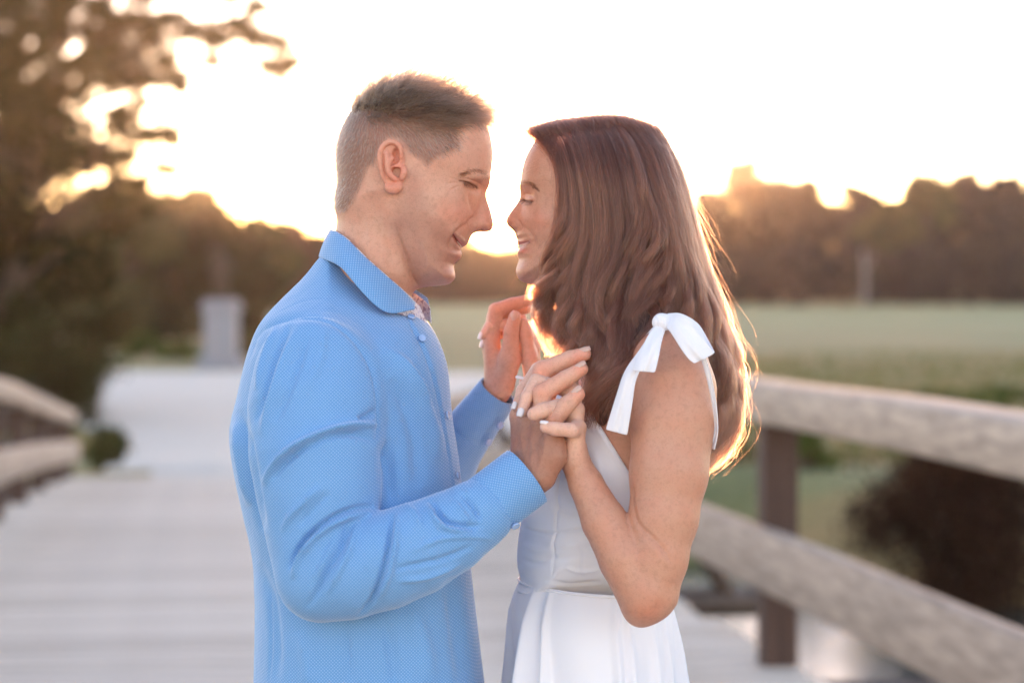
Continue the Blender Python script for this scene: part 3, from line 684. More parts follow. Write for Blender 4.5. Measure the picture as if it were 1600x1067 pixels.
class Sculpt:
    """moves the surface along its normals with strokes laid out over the side that faces the camera"""
    def __init__(s, V, Q, mirror=False, yr=(-9, 9)):
        s.V, s.Q, s.mirror = V, Q, mirror; s.yr = yr; s.refresh()
    def refresh(s):
        s.N = normals(s.V, s.Q); v = s.V.copy()
        if s.mirror: v[:, 1] = -np.abs(v[:, 1])
        s.px, s.py = to_px(v); ny = -s.N[:, 1] * (np.where(s.V[:, 1] > 0, -1, 1) if s.mirror else 1)
        s.w = smoothstep(-0.05, 0.3, ny) * ((s.V[:, 1] >= s.yr[0]) & (s.V[:, 1] <= s.yr[1]))
    def near(s, pts, pad):
        p = np.asarray(pts, float); return np.nonzero((s.px > p[:, 0].min() - pad) & (s.px < p[:, 0].max() + pad) & (s.py > p[:, 1].min() - pad) & (s.py < p[:, 1].max() + pad) & (s.w > 0))[0]
    def stroke(s, pts, w, amp, mode='ridge', taper=0.25, sub=24):
        pts = spline(pts, sub) if len(pts) > 2 else np.asarray(pts, float); i = s.near(pts, w * 3.2)
        if not len(i): return
        d, sd_, t = line_dist(pts, s.px[i], s.py[i]); g = np.exp(-(d / w) ** 2)
        if mode == 'fold': g = g * sd_ * np.minimum(d / w, 1.5) * 1.6
        if mode == 'flat': g = 1 - smoothstep(w * .85, w * 1.15, d)
        if mode == 'step': g = np.where(sd_ > 0, 1 - smoothstep(0, w, d), 0)
        if taper > 0: g = g * np.clip(np.minimum(t, 1 - t) / taper, 0, 1) ** 0.7
        s.V[i] += s.N[i] * (amp * g * s.w[i])[:, None]
    def blob(s, c, rx, ry, amp, rot=0.0, axis=None):
        i = s.near([c], max(rx, ry) * 3.2)
        x, y = s.px[i] - c[0], s.py[i] - c[1]; ca, sa = math.cos(rot), math.sin(rot); x, y = x * ca + y * sa, -x * sa + y * ca
        g = amp * np.exp(-(x / rx) ** 2 - (y / ry) ** 2) * s.w[i]
        s.V[i] += (s.N[i] if axis is None else np.array(axis)[None] * np.where((s.V[i, 1] > 0) & s.mirror, -1, 1)[:, None] if axis == (0, 1, 0) else np.tile(np.array(axis, float), (len(i), 1))) * g[:, None]
def paint_blob(px, py, c, rx, ry, rot=0.0):
    x, y = px - c[0], py - c[1]; ca, sa = math.cos(rot), math.sin(rot); x, y = x * ca + y * sa, -x * sa + y * ca
    return np.exp(-(x / rx) ** 2 - (y / ry) ** 2)
def in_poly(poly, px, py, soft=1.5): return smoothstep(-soft, soft, poly_sd(poly, px, py))
def band(name, A, B, mat, parent, n=40, m=8, thick=0.001, bulge=0.0, bdir=(0, -1, 0), sub=1, wav=0.0, seed=0):
    """cloth strip between two edges given as (px, py, y) lists"""
    a = spline([P(*p) for p in A], n); b = spline([P(*p) for p in B], n); rows = []
    rng = np.random.default_rng(seed); ph = rng.uniform(0, 6.28, 4)
    for k in range(m):
        t = k / (m - 1); r = a * (1 - t) + b * t + np.array(bdir) * bulge * math.sin(math.pi * t)
        if wav:
            u = np.linspace(0, 1, n); r = r + np.array(bdir)[None] * (wav * (np.sin(9 * t + 3 * u + ph[0]) + .6 * np.sin(17 * t - 4 * u + ph[1])) * (0.3 + u))[:, None]
        rows.append(r)
    V = np.stack(rows).reshape(-1, 3); i, j = np.meshgrid(np.arange(m - 1), np.arange(n - 1), indexing='ij')
    Q = np.stack([i * n + j, i * n + j + 1, (i + 1) * n + j + 1, (i + 1) * n + j], -1).reshape(-1, 4)
    o = link(name, mesh_np(name, V, Q), mat, parent)
    sm = o.modifiers.new('thick', 'SOLIDIFY'); sm.thickness = thick; sm.offset = 0
    if sub: ss = o.modifiers.new('smooth', 'SUBSURF'); ss.levels = ss.render_levels = sub
    return o
def strands(name, lines, r0, r1, mat, parent, shade=None):
    """lines: list of (n,3) arrays -> one hair Curves object"""
    cu = bpy.data.hair_curves.new(name); cu.add_curves([len(l) for l in lines])
    cu.position_data.foreach_set('vector', np.vstack(lines).astype(np.float32).ravel())
    rad = np.concatenate([np.linspace(r0, r1, len(l)) for l in lines]).astype(np.float32)
    at = cu.attributes.get('radius') or cu.attributes.new('radius', 'FLOAT', 'POINT'); at.data.foreach_set('value', rad)
    sv = np.ones(len(lines), np.float32) if shade is None else np.asarray(shade, np.float32)
    sa = cu.attributes.new('shade', 'FLOAT_COLOR', 'CURVE'); sa.data.foreach_set('color', np.repeat(sv[:, None], 4, 1).ravel())
    cu.materials.append(mat); o = bpy.data.objects.new(name, cu); COL.objects.link(o)
    if parent:
        o.parent = parent; o.matrix_parent_inverse = world(parent).inverted()
    return o
def mat_skin(name, base, red, dark, rough=0.48, sss=0.16):
    N = NT(name)
    at = N.n('ShaderNodeAttribute'); at.attribute_name = 'tint'
    f = N.noise(38.0, 5, 0.6); f2 = N.noise(170.0, 3, 0.6)
    c = N.mix(N.ramp(f, [(0.35, (0, 0, 0)), (0.70, (0.85, 0.85, 0.85))]), base, red)
    c = N.mix(N.ramp(f2, [(0.50, (0, 0, 0)), (0.74, (0.55, 0.55, 0.55))]), c, dark)
    f3 = N.noise(620.0, 2, 0.5); c = N.mix(N.ramp(f3, [(0.55, (0, 0, 0)), (0.72, (0.55, 0.55, 0.55))]), c, dark)
    c = N.mix(1.0, c, at.outputs['Color'], 'MULTIPLY')
    vor = N.n('ShaderNodeTexVoronoi'); vor.inputs['Scale'].default_value = 900.0; tc = N.n('ShaderNodeTexCoord'); N.link(tc.outputs['Object'], vor.inputs[0])
    hb = N.math('ADD', N.math('MULTIPLY', vor.outputs['Distance'], 0.6), N.math('MULTIPLY', N.noise(420.0, 4), 0.8))
    N.pbsdf(Base_Color=c, Roughness=rough, Subsurface_Weight=sss, Subsurface_Radius=(1.0, 0.36, 0.2), Subsurface_Scale=0.006, Specular_IOR_Level=0.42, Normal=N.bump(hb, 0.5, 0.0009))
    return N.m
def mat_hair(name, col, rough=0.32, radial=0.4, var=0.3):
    N = NT(name); hb = N.n('ShaderNodeBsdfHairPrincipled'); hb.parametrization = 'COLOR'
    hi = N.n('ShaderNodeHairInfo'); sh_ = N.n('ShaderNodeAttribute'); sh_.attribute_name = 'shade'
    c = N.mix(hi.outputs['Random'], tuple(x * (1 - var) for x in col), tuple(x * (1 + var) for x in col)); N.link(N.mix(1.0, c, sh_.outputs['Color'], 'MULTIPLY'), hb.inputs['Color'])
    hb.inputs['Roughness'].default_value = rough; hb.inputs['Radial Roughness'].default_value = radial
    N.link(hb.outputs[0], N.out.inputs[0]); return N.m
# ================================================================== the man
M_skin_m = mat_skin('man_skin', (0.62, 0.345, 0.25), (0.63, 0.29, 0.20), (0.44, 0.225, 0.155))
H_top = mat_hair('brown_hair', (0.075, 0.045, 0.030)); H_side = mat_hair('greying_hair', (0.30, 0.255, 0.225), 0.4)
H_brow = mat_hair('brow_hair', (0.09, 0.055, 0.036))
man = empty('person', (P(560, 0, 0)[0], 0, deck_z(2.8)))
tag(man, 'man in a blue dotted dress shirt holding both of the woman\'s hands', 'person')

MAN_FACE = [(531, 326), (528, 292), (526, 259), (526, 240), (531, 215), (541, 190), (553, 170), (570, 155), (596, 143), (622, 138), (650, 142), (680, 152), (710, 164), (735, 177), (752, 189), (763, 203), (768, 222), (770, 240), (769, 256), (767, 270), (766, 280), (762, 290), (756, 298), (751, 312), (747, 328), (743, 345), (739, 360), (735, 371), (732, 378), (728, 384), (722, 386.5), (719.5, 390), (722, 397), (719, 405), (712, 410), (709, 415), (710, 424), (711, 433), (707, 440), (699, 445), (682, 447), (666, 448), (652, 444), (640, 430), (600, 400), (560, 360)]
fm = Field((P(390, 0, 0)[0], -.31, .95), (.15, .30, 1.80), 0.0017)
fhm = Field((P(508, 0)[0], -.084, P(0, 530)[2]), (P(782, 0)[0], .084, P(0, 126)[2]), 0.0011)
fhm.inflate(MAN_FACE, 0, lambda x, y: .075 - .036 * smoothstep(350, 435, y) , lambda x, y: .0765 - .0165 * smoothstep(340, 445, y) - .006 * smoothstep(700, 770, x) * smoothstep(330, 260, y), k=0)
fhm.inflate([(758, 288), (757, 298), (758, 306), (762, 316), (766, 328), (769.5, 342), (771, 351), (769, 358), (764, 362), (752, 362.5), (742, 361), (734, 356), (728, 335), (738, 310), (746, 292)], 0, .0105, lambda x, y: .0085 + .0085 * smoothstep(312, 352, y), k=.010)
fhm.inflate([(534, 300), (527, 345), (522, 375), (512, 420), (505, 470), (560, 520), (630, 520), (648, 500), (641, 472), (645, 456), (654, 440), (655, 415), (640, 370), (615, 300), (580, 270)], 0, .052, .060, k=.016)
VH, QH = fhm.mesh(2)
fm.inflate([(534, 300), (527, 345), (522, 375), (512, 420), (505, 470), (560, 520), (630, 520), (648, 500), (641, 472), (645, 456), (654, 440), (655, 415), (640, 370), (615, 300), (580, 270)], 0, .052, .060, k=.016, off=-.0012)
fm.inflate([(520, 430), (465, 500), (436, 600), (432, 800), (446, 1120), (690, 1120), (680, 720), (665, 590), (640, 500), (580, 450)], 0, .09, lambda x, y: .155 - .09 * smoothstep(560, 440, y), k=.03)
ARM = [(492, 600, -.15, 66), (500, 740, -.18, 60), (505, 885, -.215, 46), (650, 848, -.215, 42), (760, 790, -.20, 34), (822, 746, -.190, 29)]
fm.chain(ARM, k=.02)
fm.chain([(560, 600, .16, 60), (590, 860, .22, 44), (680, 740, .205, 32), (735, 672, .19, 25), (776, 612, .172, 21)], k=.02)
# near hand : back of the hand, four fingers laced between hers, thumb on the far side
for mcp, r in (((812, 650, -.143), 15), ((829, 652, -.160), 16), ((848, 665, -.178), 15), ((863, 688, -.196), 14)):
    fm.chain([(825 + (mcp[0] - 838) * .35, 740, -.186 + (mcp[2] + .17) * .35, 18), (*mcp, r)], k=.012)
fm.chain([(850, 745, -.198, 19), (868, 712, -.200, 14), (868, 694, -.198, 12)], k=.014)
fm.chain([(840, 750, -.17, 22), (858, 715, -.165, 17), (862, 690, -.165, 13)], k=.014)
FING_M = [[(812, 650, -.143, 14), (842, 588, -.116, 12.5), (878, 568, -.110, 11.5), (900, 562, -.110, 10)],
          [(829, 652, -.160, 14), (847, 579, -.143, 15.5), (890, 561, -.139, 13.2), (913, 553.5, -.138, 11.2)],
          [(848, 665, -.178, 14), (847, 615, -.174, 15), (884, 592, -.169, 13.6), (908, 577, -.168, 11.2)],
          [(864, 686, -.198, 13), (865, 657, -.199, 13.5), (886, 632, -.194, 13.6), (903, 616, -.193, 11.4)]]
for f in FING_M:
    fm.chain(f[:2], k=.006); fm.chain(f[1:], k=.0025)
fm.chain([(835, 735, -.16, 17), (835, 690, -.12, 15), (850, 640, -.100, 12), (862, 610, -.092, 10)], k=.008)
# far hand
for mcp, r in (((768, 530, .165), 13), ((765, 535, .185), 13), ((766, 545, .205), 12)): fm.chain([(777, 605, .175 + (mcp[2] - .18) * .5, 17), (*mcp, r)], k=.010)
fm.chain([(788, 600, .158, 17), (797, 560, .148, 15.5), (799, 535, .144, 12.5)], k=.010)
fm.chain([(797, 556, .147, 14), (799, 518, .142, 11.5), (804.5, 495, .140, 10)], k=.004)
for f in ([(768, 530, .165, 12), (775, 485, .164, 12), (800, 475.5, .164, 10.5), (830, 468, .164, 9)], [(765, 535, .186, 12), (772, 494, .188, 11.5), (798, 486, .188, 10), (822, 482, .188, 9)], [(766, 545, .205, 11), (770, 508, .208, 10.5), (795, 500, .208, 9.5), (815, 498, .208, 8.5)]):
    fm.chain(f[:2], k=.005); fm.chain(f[1:], k=.002)
V, Q = fm.mesh(2); Q = np.vstack([Q, QH + len(V)]); V = np.vstack([V, VH])
# ---- face and hand relief
hd = Sculpt(V, Q, mirror=True, yr=(-.1, .1))
head_only = (V[:, 2] > P(0, 470)[2])
hd.w = hd.w * head_only * (hd.px < 772)
hd.blob((744, 291), 10, 8, -.0058); hd.blob((741, 292), 7, 5, .0030); hd.blob((748, 276), 16, 6, .0030); hd.blob((757, 262), 16, 12, .0012)
hd.blob((711, 334), 20, 17, .0042); hd.blob((700, 310), 26, 12, .0018); hd.blob((690, 275), 22, 20, -.0022); hd.blob((690, 385), 20, 16, -.0020)
hd.blob((646, 395), 30, 22, .0022); hd.blob((742, 353), 7, 6.5, .0034); hd.blob((752, 360), 4.5, 2.4, -.0032); hd.blob((701, 430), 12, 10, .0022)
hd.refresh(); hd.w = hd.w * head_only
hd.stroke([(741, 338), (735, 344), (732.5, 352), (734, 360)], 1.8, -.0022); hd.stroke([(734, 298), (734, 312), (737, 326), (738, 334)], 3.2, -.0016)
hd.stroke([(734, 347), (722, 355), (711, 366), (704, 379), (702, 392)], 3.2, -.0026); hd.stroke([(728, 343), (714, 352), (704, 364), (697, 378)], 6, .0018)
hd.stroke([(707.5, 366), (711, 372), (716, 379.5), (722, 386.5)], 1.9, -.0046); hd.stroke([(710, 363), (718, 370), (727, 379)], 2.6, .0015); hd.stroke([(707, 374), (712, 384), (720, 393)], 3.2, .0018)
hd.stroke([(718, 282.5), (727, 284), (735, 287), (744, 291.5)], 1.2, -.0017, taper=.1); hd.stroke([(724, 281), (734, 283.5), (744, 288)], 1.7, .0010); hd.stroke([(722, 279), (733, 281), (745, 285), (752, 291)], 1.6, -.0010); hd.stroke([(724, 291), (734, 297), (744, 299)], 1.8, -.0010)
for a in ([(719, 283), (708, 279), (699, 278)], [(719, 286), (707, 286), (698, 288)], [(720, 290), (710, 294), (703, 299)], [(716, 278), (709, 272)]): hd.stroke(a, 1.4, -.0007)
hd.stroke([(652, 445), (641, 425), (631, 398), (622, 372), (616, 348)], 4.2, -.0030); hd.stroke([(660, 440), (650, 415), (640, 390), (632, 360)], 9, .0016)
hd.stroke([(655, 447), (648, 440), (643, 428)], 2, -.0016)
hd.stroke([(606, 310), (600, 350), (598, 400), (606, 440)], 9, .0016); hd.stroke([(585, 300), (572, 340), (568, 380)], 10, -.0018)
hd.stroke([(742, 205), (752, 214), (757, 226)], 8, .0008)
hn = Sculpt(V, Q, yr=(-.30, -.08)); hn.w = hn.w * (hn.px > 790)
for a, am in (([(822, 735), (817, 700), (812, 665)], .0011), ([(830, 735), (832, 700), (832, 668)], .0013), ([(840, 738), (850, 705), (852, 680)], .0012)): hn.stroke(a, 4.0, am)
for a in ([(826, 728), (824, 705), (829, 690), (823, 672)], [(846, 725), (842, 700), (838, 690)], [(812, 722), (810, 700)]): hn.stroke(a, 2.0, .0006)
for f in FING_M[1:]:
    for q, rr in ((1, 1.0), (2, .8)):
        c = f[q]; e = np.array(f[q + 1][:2]) - np.array(f[q][:2]) if q < 3 else np.array([1, 0]); e = e / np.linalg.norm(e); nrm = np.array([-e[1], e[0]])
        hn.blob((c[0] - 2, c[1] - 2), 7, 7, .0008)
        for o in (-3, 0, 3): hn.stroke([c[:2] + e * o - nrm * 7, c[:2] + e * (o + .8), c[:2] + e * o + nrm * 7], 1.1, -.00035)
# ---- colour of the skin: stubble, lips, teeth, reddish ears and knuckles
tint = np.ones((len(V), 3)); px, py = hd.px, hd.py; hm = head_only & (np.abs(V[:, 1]) < .1)
def mul(mask, col, amt=1.0):
    global tint
    tint = tint * (1 - (amt * mask)[:, None] * (1 - np.array(col))[None])
HAIRP = [(757, 190), (718, 190), (714, 210), (717, 232), (700, 240), (684, 246), (668, 258), (655, 248), (640, 236), (626, 218), (606, 214), (592, 232), (585, 255), (573, 262), (563, 290), (552, 312), (540, 328), (520, 332), (505, 240), (540, 130), (620, 90), (720, 120), (775, 170)]
mul(hm * in_poly(HAIRP, px, py, 7), (.50, .47, .46))
JAW = [(648, 262), (662, 300), (680, 345), (700, 362), (735, 366), (740, 395), (716, 450), (650, 452), (628, 400), (615, 350), (628, 305)]
mul(hm * in_poly(HAIRP, px, py, 4) * smoothstep(215, 165, py), (.5, .46, .44))
mul(hm * in_poly(JAW, px, py, 14), (.80, .77, .78))
mul(hm * paint_blob(px, py, (716, 378), 9, 4, .95), (1.0, .62, .62)); mul(hm * paint_blob(px, py, (719, 398), 6, 7), (1.0, .72, .70))
mul(hm * in_poly([(710, 366), (719, 375), (723, 385), (717, 384), (711, 374)], px, py, 1.5), (1.5, 2.0, 2.4))
mul(hm * paint_blob(px, py, (712, 335), 26, 20), (1.04, .86, .84)); mul(hm * paint_blob(px, py, (760, 350), 14, 14), (1.03, .86, .82)); mul(hm * paint_blob(px, py, (733, 287), 12, 3, .25), (.62, .55, .52))
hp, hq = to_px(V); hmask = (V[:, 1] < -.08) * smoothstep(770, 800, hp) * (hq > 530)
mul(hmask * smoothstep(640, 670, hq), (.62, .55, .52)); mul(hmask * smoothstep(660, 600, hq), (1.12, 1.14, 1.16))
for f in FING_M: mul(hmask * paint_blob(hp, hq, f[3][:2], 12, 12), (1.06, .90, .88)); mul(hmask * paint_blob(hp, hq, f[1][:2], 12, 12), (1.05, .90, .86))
for line, wd_, col in (([(718, 282.5), (727, 284.3), (735, 287.3), (744, 291.5)], 1.3, (.30, .22, .20)), ([(708, 366.5), (711, 372), (716, 379.5), (721, 386)], 1.1, (.45, .25, .25)), ([(747, 361), (753, 362)], 2.2, (.4, .25, .22))):
    ld, _, _ = line_dist(spline(line, 20) if len(line) > 2 else line, px, py); mul(hm * np.exp(-(ld / wd_) ** 2), col)  # dark lash line, plus shade painted into the mouth slit and nostril
# ---- ear
def ear(cx, cy, sx, sy, y0, pts_scale=1.0):
    E = lambda a, b: (cx + (a - 375) / 8.89 * sx, cy + (b - 530) / 8.89 * sy)
    fe = Field((P(cx - 34, 0)[0], y0 - .030, P(0, cy + 56)[2]), (P(cx + 34, 0)[0], y0 + .022, P(0, cy - 56)[2]), 0.0009)
    out = [E(*p) for p in [(520, 300), (480, 225), (410, 182), (330, 180), (250, 228), (206, 310), (195, 400), (205, 520), (226, 640), (270, 760), (330, 850), (400, 885), (465, 868), (515, 820), (560, 700), (570, 560), (560, 400)]]
    fe.inflate(out, y0 - .004, .006, .0052, k=0)
    z = y0
    def tb(pts, r, dy, k=.0025, op='u'):
        p = spline([E(*q) for q in pts], 18); ry = np.interp(np.linspace(0, 1, 18), np.linspace(0, 1, len(dy)), dy); rr = np.interp(np.linspace(0, 1, 18), np.linspace(0, 1, len(r)), r)
        fe.chain([(a[0], a[1], z + b, c) for a, b, c in zip(p, ry, rr)], k=k, op=op)
    tb([(330, 300), (300, 420), (300, 560), (330, 680), (400, 760)], [4.5, 5.5, 5.5, 5, 3.5], [-.0105, -.012, -.012, -.011, -.010], .002, 's') if False else None
    tb([(470, 520), (500, 430), (505, 340), (475, 245), (405, 197), (330, 200), (262, 250), (222, 330), (212, 420), (222, 530), (243, 640), (285, 750)], [2.2, 2.8, 3.2, 3.4, 3.4, 3.4, 3.3, 3.2, 3.0, 2.8, 2.4, 1.8], [-.006, -.0095, -.011, -.0115, -.0115, -.0115, -.011, -.011, -.0105, -.010, -.009, -.008])
    tb([(300, 330), (318, 440), (322, 540), (340, 620), (385, 680), (440, 720)], [2.5, 3.4, 3.6, 3.4, 3.2, 3.0], [-.0085, -.0105, -.0115, -.0115, -.0115, -.0105])
    tb([(430, 400), (380, 430), (330, 480)], [2.0, 2.6, 3.0], [-.008, -.009, -.0105])
    tb([(480, 525), (420, 545), (360, 560)], [2.6, 2.2, 1.4], [-.0085, -.008, -.006])
    tb([(540, 560), (545, 620), (520, 700)], [3.4, 3.8, 3.0], [-.009, -.0115, -.010])
    tb([(330, 830), (400, 850), (470, 820)], [4.5, 5.5, 4.5], [-.007, -.0075, -.007], .004)
    tb([(430, 600), (450, 640), (490, 640)], [4.8, 5.2, 4.0], [-.0075, -.006, -.0005], .003, 's')
    tb([(430, 465), (395, 480), (370, 500)], [2.6, 2.8, 2.0], [-.0085, -.0075, -.0085], .002, 's')
    tb([(445, 330), (440, 380), (465, 440)], [3.4, 3.2, 2.0], [-.0085, -.0080, -.0080], .003, 's')
    v, q = fe.mesh(2)
    t = np.clip((v[:, 0] - P(cx - 20, 0)[0]) / m_px(45), 0, 1)            # lean the back edge out from the head
    v[:, 1] -= .009 * (1 - t) ** 1.5
    return v, q
Ve, Qe = ear(612, 259.5, 1, 1, -.0715)
def paint_ear(v):
    t = np.ones((len(v), 3)); x, y = to_px(v)
    g = paint_blob(x, y, (618, 262), 14, 26)[:, None]; t *= 1 - g * (1 - np.array([1.06, .84, .80])); return t * np.array([1.05, .92, .90])
Vf = Ve * np.array([1, -1, 1]); Qf = Qe[:, ::-1]
VB = np.vstack([V, Ve, Vf]); QB = np.vstack([Q, Qe + len(V), Qf + len(V) + len(Ve)]); TB = np.vstack([tint, paint_ear(Ve), paint_ear(Ve)])
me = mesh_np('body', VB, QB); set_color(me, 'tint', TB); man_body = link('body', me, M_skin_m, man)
# ---- fingernails
M_nail_m = NT('man_nail'); M_nail_m.pbsdf(Base_Color=(0.62, 0.40, 0.33), Roughness=0.28, Subsurface_Weight=0.2, Subsurface_Scale=0.003); M_nail_m = M_nail_m.m
def nail(tip, prev, y_out, rl, rw, mat, parent, tilt=0.0, nrm=None):
    """curved plate on the back of a fingertip; rl, rw half length and half width in px"""
    a, b = np.array(P(*prev[:3])), np.array(P(*tip[:3])); e = b - a; e /= np.linalg.norm(e)
    up = np.array(nrm if nrm is not None else (-.25, -.75, .6), float); up -= e * (up @ e); up /= np.linalg.norm(up); sd_ = np.cross(e, up)
    r = m_px(tip[3], tip[2]); L, Wd = m_px(rl, tip[2]), m_px(rw, tip[2]); n, m = 9, 7; rows = []
    for i in range(n):
        u = -1 + 2 * i / (n - 1); wv = Wd * (1 - max(0, u) ** 4 * .35 - max(0, -u) ** 3 * .45)
        for j in range(m):
            v = -1 + 2 * j / (m - 1)
            rows.append(b + e * (L * u + r * .25) + sd_ * wv * v + up * (r * (.99 - .30 * v * v) - .10 * r * max(0, u) + y_out))
    i, j = np.meshgrid(np.arange(n - 1), np.arange(m - 1), indexing='ij')
    q = np.stack([i * m + j, i * m + j + 1, (i + 1) * m + j + 1, (i + 1) * m + j], -1).reshape(-1, 4)
    o = link('fingernail', mesh_np('fingernail', np.array(rows), q), mat, parent); s = o.modifiers.new('t', 'SOLIDIFY'); s.thickness = .0006; s.offset = 0
    return o
for f in FING_M[1:]: nail(f[3], f[2], .0003, 8.5, 6.8, M_nail_m, man_body, nrm=(-.35, -.55, .75))
teeth_m = NT('teeth'); teeth_m.pbsdf(Base_Color=(.72, .66, .58), Roughness=.3); teeth_m = teeth_m.m
Vt, Ft = tube_np(spline([P(709, 370, -.027), P(714, 377, -.021), P(719, 383.5, -.010), P(720.5, 385.5, 0), P(719, 383.5, .010), P(714, 377, .021), P(709, 370, .027)], 30), m_px(2.6), 8); link('teeth', mesh_np('teeth', Vt, Ft), teeth_m, man_body)
nail((804.5, 495, .140, 10), (799, 518, .142, 11), .0003, 7.5, 6, M_nail_m, man_body, nrm=(-.1, -1, .1))

# ---- hair
def rand_roots(V, N, mask, n, rng):
    idx = np.nonzero(mask)[0]; k = rng.choice(idx, n); return V[k] + rng.normal(0, .0006, (n, 3)), N[k]
rng = np.random.default_rng(21); Nn = normals(V, Q)
reg = hm & (poly_sd(HAIRP, px, py) > 0)
soft = hm & (poly_sd(HAIRP, px, py) > -2.5)
def grow(roots, nrm, L, d0, d1, n, rng, jit=.25, curl=0.0):
    m = len(roots); out = np.zeros((m, n, 3)); t = np.linspace(0, 1, n)[None, :, None]
    d0 = d0 + rng.normal(0, jit, d0.shape) * np.linalg.norm(d0, axis=1)[:, None]; d1 = d1 + rng.normal(0, jit, d1.shape) * .6
    out = roots[:, None] + L[:, None, None] * (t * d0[:, None] * 1 + t * t * (d1 - d0 * .5)[:, None] * .5)
    if curl: 
        ph = rng.uniform(0, 6.28, (m, 1)); out[:, :, 0] += curl * np.sin(t[..., 0] * 7 + ph) * t[..., 0]; out[:, :, 2] += curl * np.cos(t[..., 0] * 7 + ph) * t[..., 0]
    return list(out)
# outer line of the top hair, in px, tells how long the hair stands
top_line = np.array([(523, 221), (532, 191), (542, 165), (553, 148), (570, 135), (596, 121), (622, 114), (645, 118), (675, 131), (705, 142), (735, 157), (757, 158), (772, 171)])
rt_, nr_ = rand_roots(V, Nn, reg & (py < 240), 17000, rng); rx_, ry_ = to_px(np.stack([rt_[:, 0], -np.abs(rt_[:, 1]), rt_[:, 2]], 1))
topw = np.clip(smoothstep(215, 165, ry_ + (rx_ - 620) * -.10), 0, 1); kp = rng.random(len(rt_)) < .25 + topw; rt_, nr_, rx_, ry_, topw = (a[kp] for a in (rt_, nr_, rx_, ry_, topw))
fr = smoothstep(700, 760, rx_); L = .007 + (.022 - .002 * fr) * topw * rng.uniform(.55, 1.15, len(rt_))
fwd = np.stack([.75 - .42 * fr, np.zeros_like(fr), .12 - .30 * topw * smoothstep(640, 700, rx_) + .22 * fr * topw], 1)
fwd[:, 2] -= (1 - topw) * .75
d0 = nr_ * (.20 + .80 * (topw * (1 - .25 * fr))[:, None]) + fwd * .75; d1 = fwd * .9 + np.array([0, 0, -.25])[None] * (1 - fr)[:, None] + np.stack([.25 * fr, 0 * fr, -2.2 * fr], 1) * topw[:, None]
cell = np.floor(rt_ / .0045).astype(int); hsh = (cell[:, 0] * 73856093 ^ cell[:, 1] * 19349663 ^ cell[:, 2] * 83492791) % 997
cj = np.random.default_rng(4).normal(0, 1, (997, 3))[hsh]; d0 = d0 + cj * .26 * topw[:, None]; d1 = d1 + cj * .45 * topw[:, None]; L = L * np.clip(1 + .16 * cj[:, 0], .6, 1.4)
top_shade = np.clip(1 + .45 * cj[:, 1], .35, 2.4) * (1 + 1.6 * (1 - topw))
man_hair_lines = grow(rt_, nr_, L, d0, d1, 7, rng, .13, .0014)
# darker short hair sides and back
rs, ns = rand_roots(V, Nn, soft & (py > 165), 17000, rng); sx_, sy_ = to_px(np.stack([rs[:, 0], -np.abs(rs[:, 1]), rs[:, 2]], 1))
Ls = (.0038 + .0045 * smoothstep(270, 190, sy_)) * rng.uniform(.6, 1.2, len(rs)); back = smoothstep(620, 540, sx_)
dirs = np.stack([.45 - .75 * back, 0 * back, -.75 - .15 * back], 1)
side_lines = grow(rs, ns, Ls, ns * .35 + dirs * .7, dirs, 4, rng, .16)
greyw = smoothstep(185, 225, sy_) * smoothstep(545, 600, sx_) ; gsel = rng.random(len(rs)) < .25 + .65 * greyw
cap_mask = reg & (py < 172)
ramp_ = smoothstep(172, 155, py[cap_mask]); hv = V[cap_mask] + Nn[cap_mask] * (.0004 + .0045 * ramp_)[:, None]
ci = np.full(len(V), -1); ci[np.nonzero(cap_mask)[0]] = np.arange(cap_mask.sum()); qc = ci[Q]; qc = qc[(qc >= 0).all(1)]
M_cap = mat_plain('hair_base', (0.12, 0.085, 0.065), .8, .4, 300.0)
man_hair = link('hair', mesh_np('hair', hv, qc), M_cap, man)
strands('hair_top', man_hair_lines, .00021, .00006, H_top, man_hair, top_shade)
strands('hair_sides', [l for l, g in zip(side_lines, gsel) if g], .00011, .00006, H_side, man_hair)
strands('hair_back', [l for l, g in zip(side_lines, gsel) if not g], .00011, .00006, H_top, man_hair)
def on_surface(V, px, py, pts, ymax=0.0):
    out = []
    for a, b in pts:
        i = np.nonzero((np.abs(px - a) < 2.6) & (np.abs(py - b) < 2.6) & (V[:, 1] < ymax))[0]
        out.append(i[np.argmin((px[i] - a) ** 2 + (py[i] - b) ** 2)] if len(i) else -1)
    return np.array(out)
bl = []
rpx, rpy = to_px(V)
for path, cnt, Lb, dr, wd in (([(722, 274), (735, 269), (750, 269), (763, 276)], 300, .007, (-.9, .0, .10), 2.6), ([(724, 286), (734, 289), (745, 292)], 140, .005, (.3, -.6, -.75), .7)):
    pp = spline(path, 60); sel = pp[rng.integers(0, 60, cnt)] + rng.normal(0, wd, (cnt, 2)) * np.array([.6, 1]); ii = on_surface(V, rpx, rpy, sel); ii = ii[ii >= 0]
    dd = np.tile(np.array(dr), (len(ii), 1)); dd = dd - Nn[ii] * np.minimum((dd * Nn[ii]).sum(1), 0)[:, None] if Lb < .0085 and wd > 1 else dd; bl += grow(V[ii], Nn[ii], np.full(len(ii), Lb) * rng.uniform(.6, 1.1, len(ii)), dd * .8 + Nn[ii] * .3, dd, 5, rng, .2)
strands('brow_and_lashes', bl, .00017, .00005, H_brow, man_body)
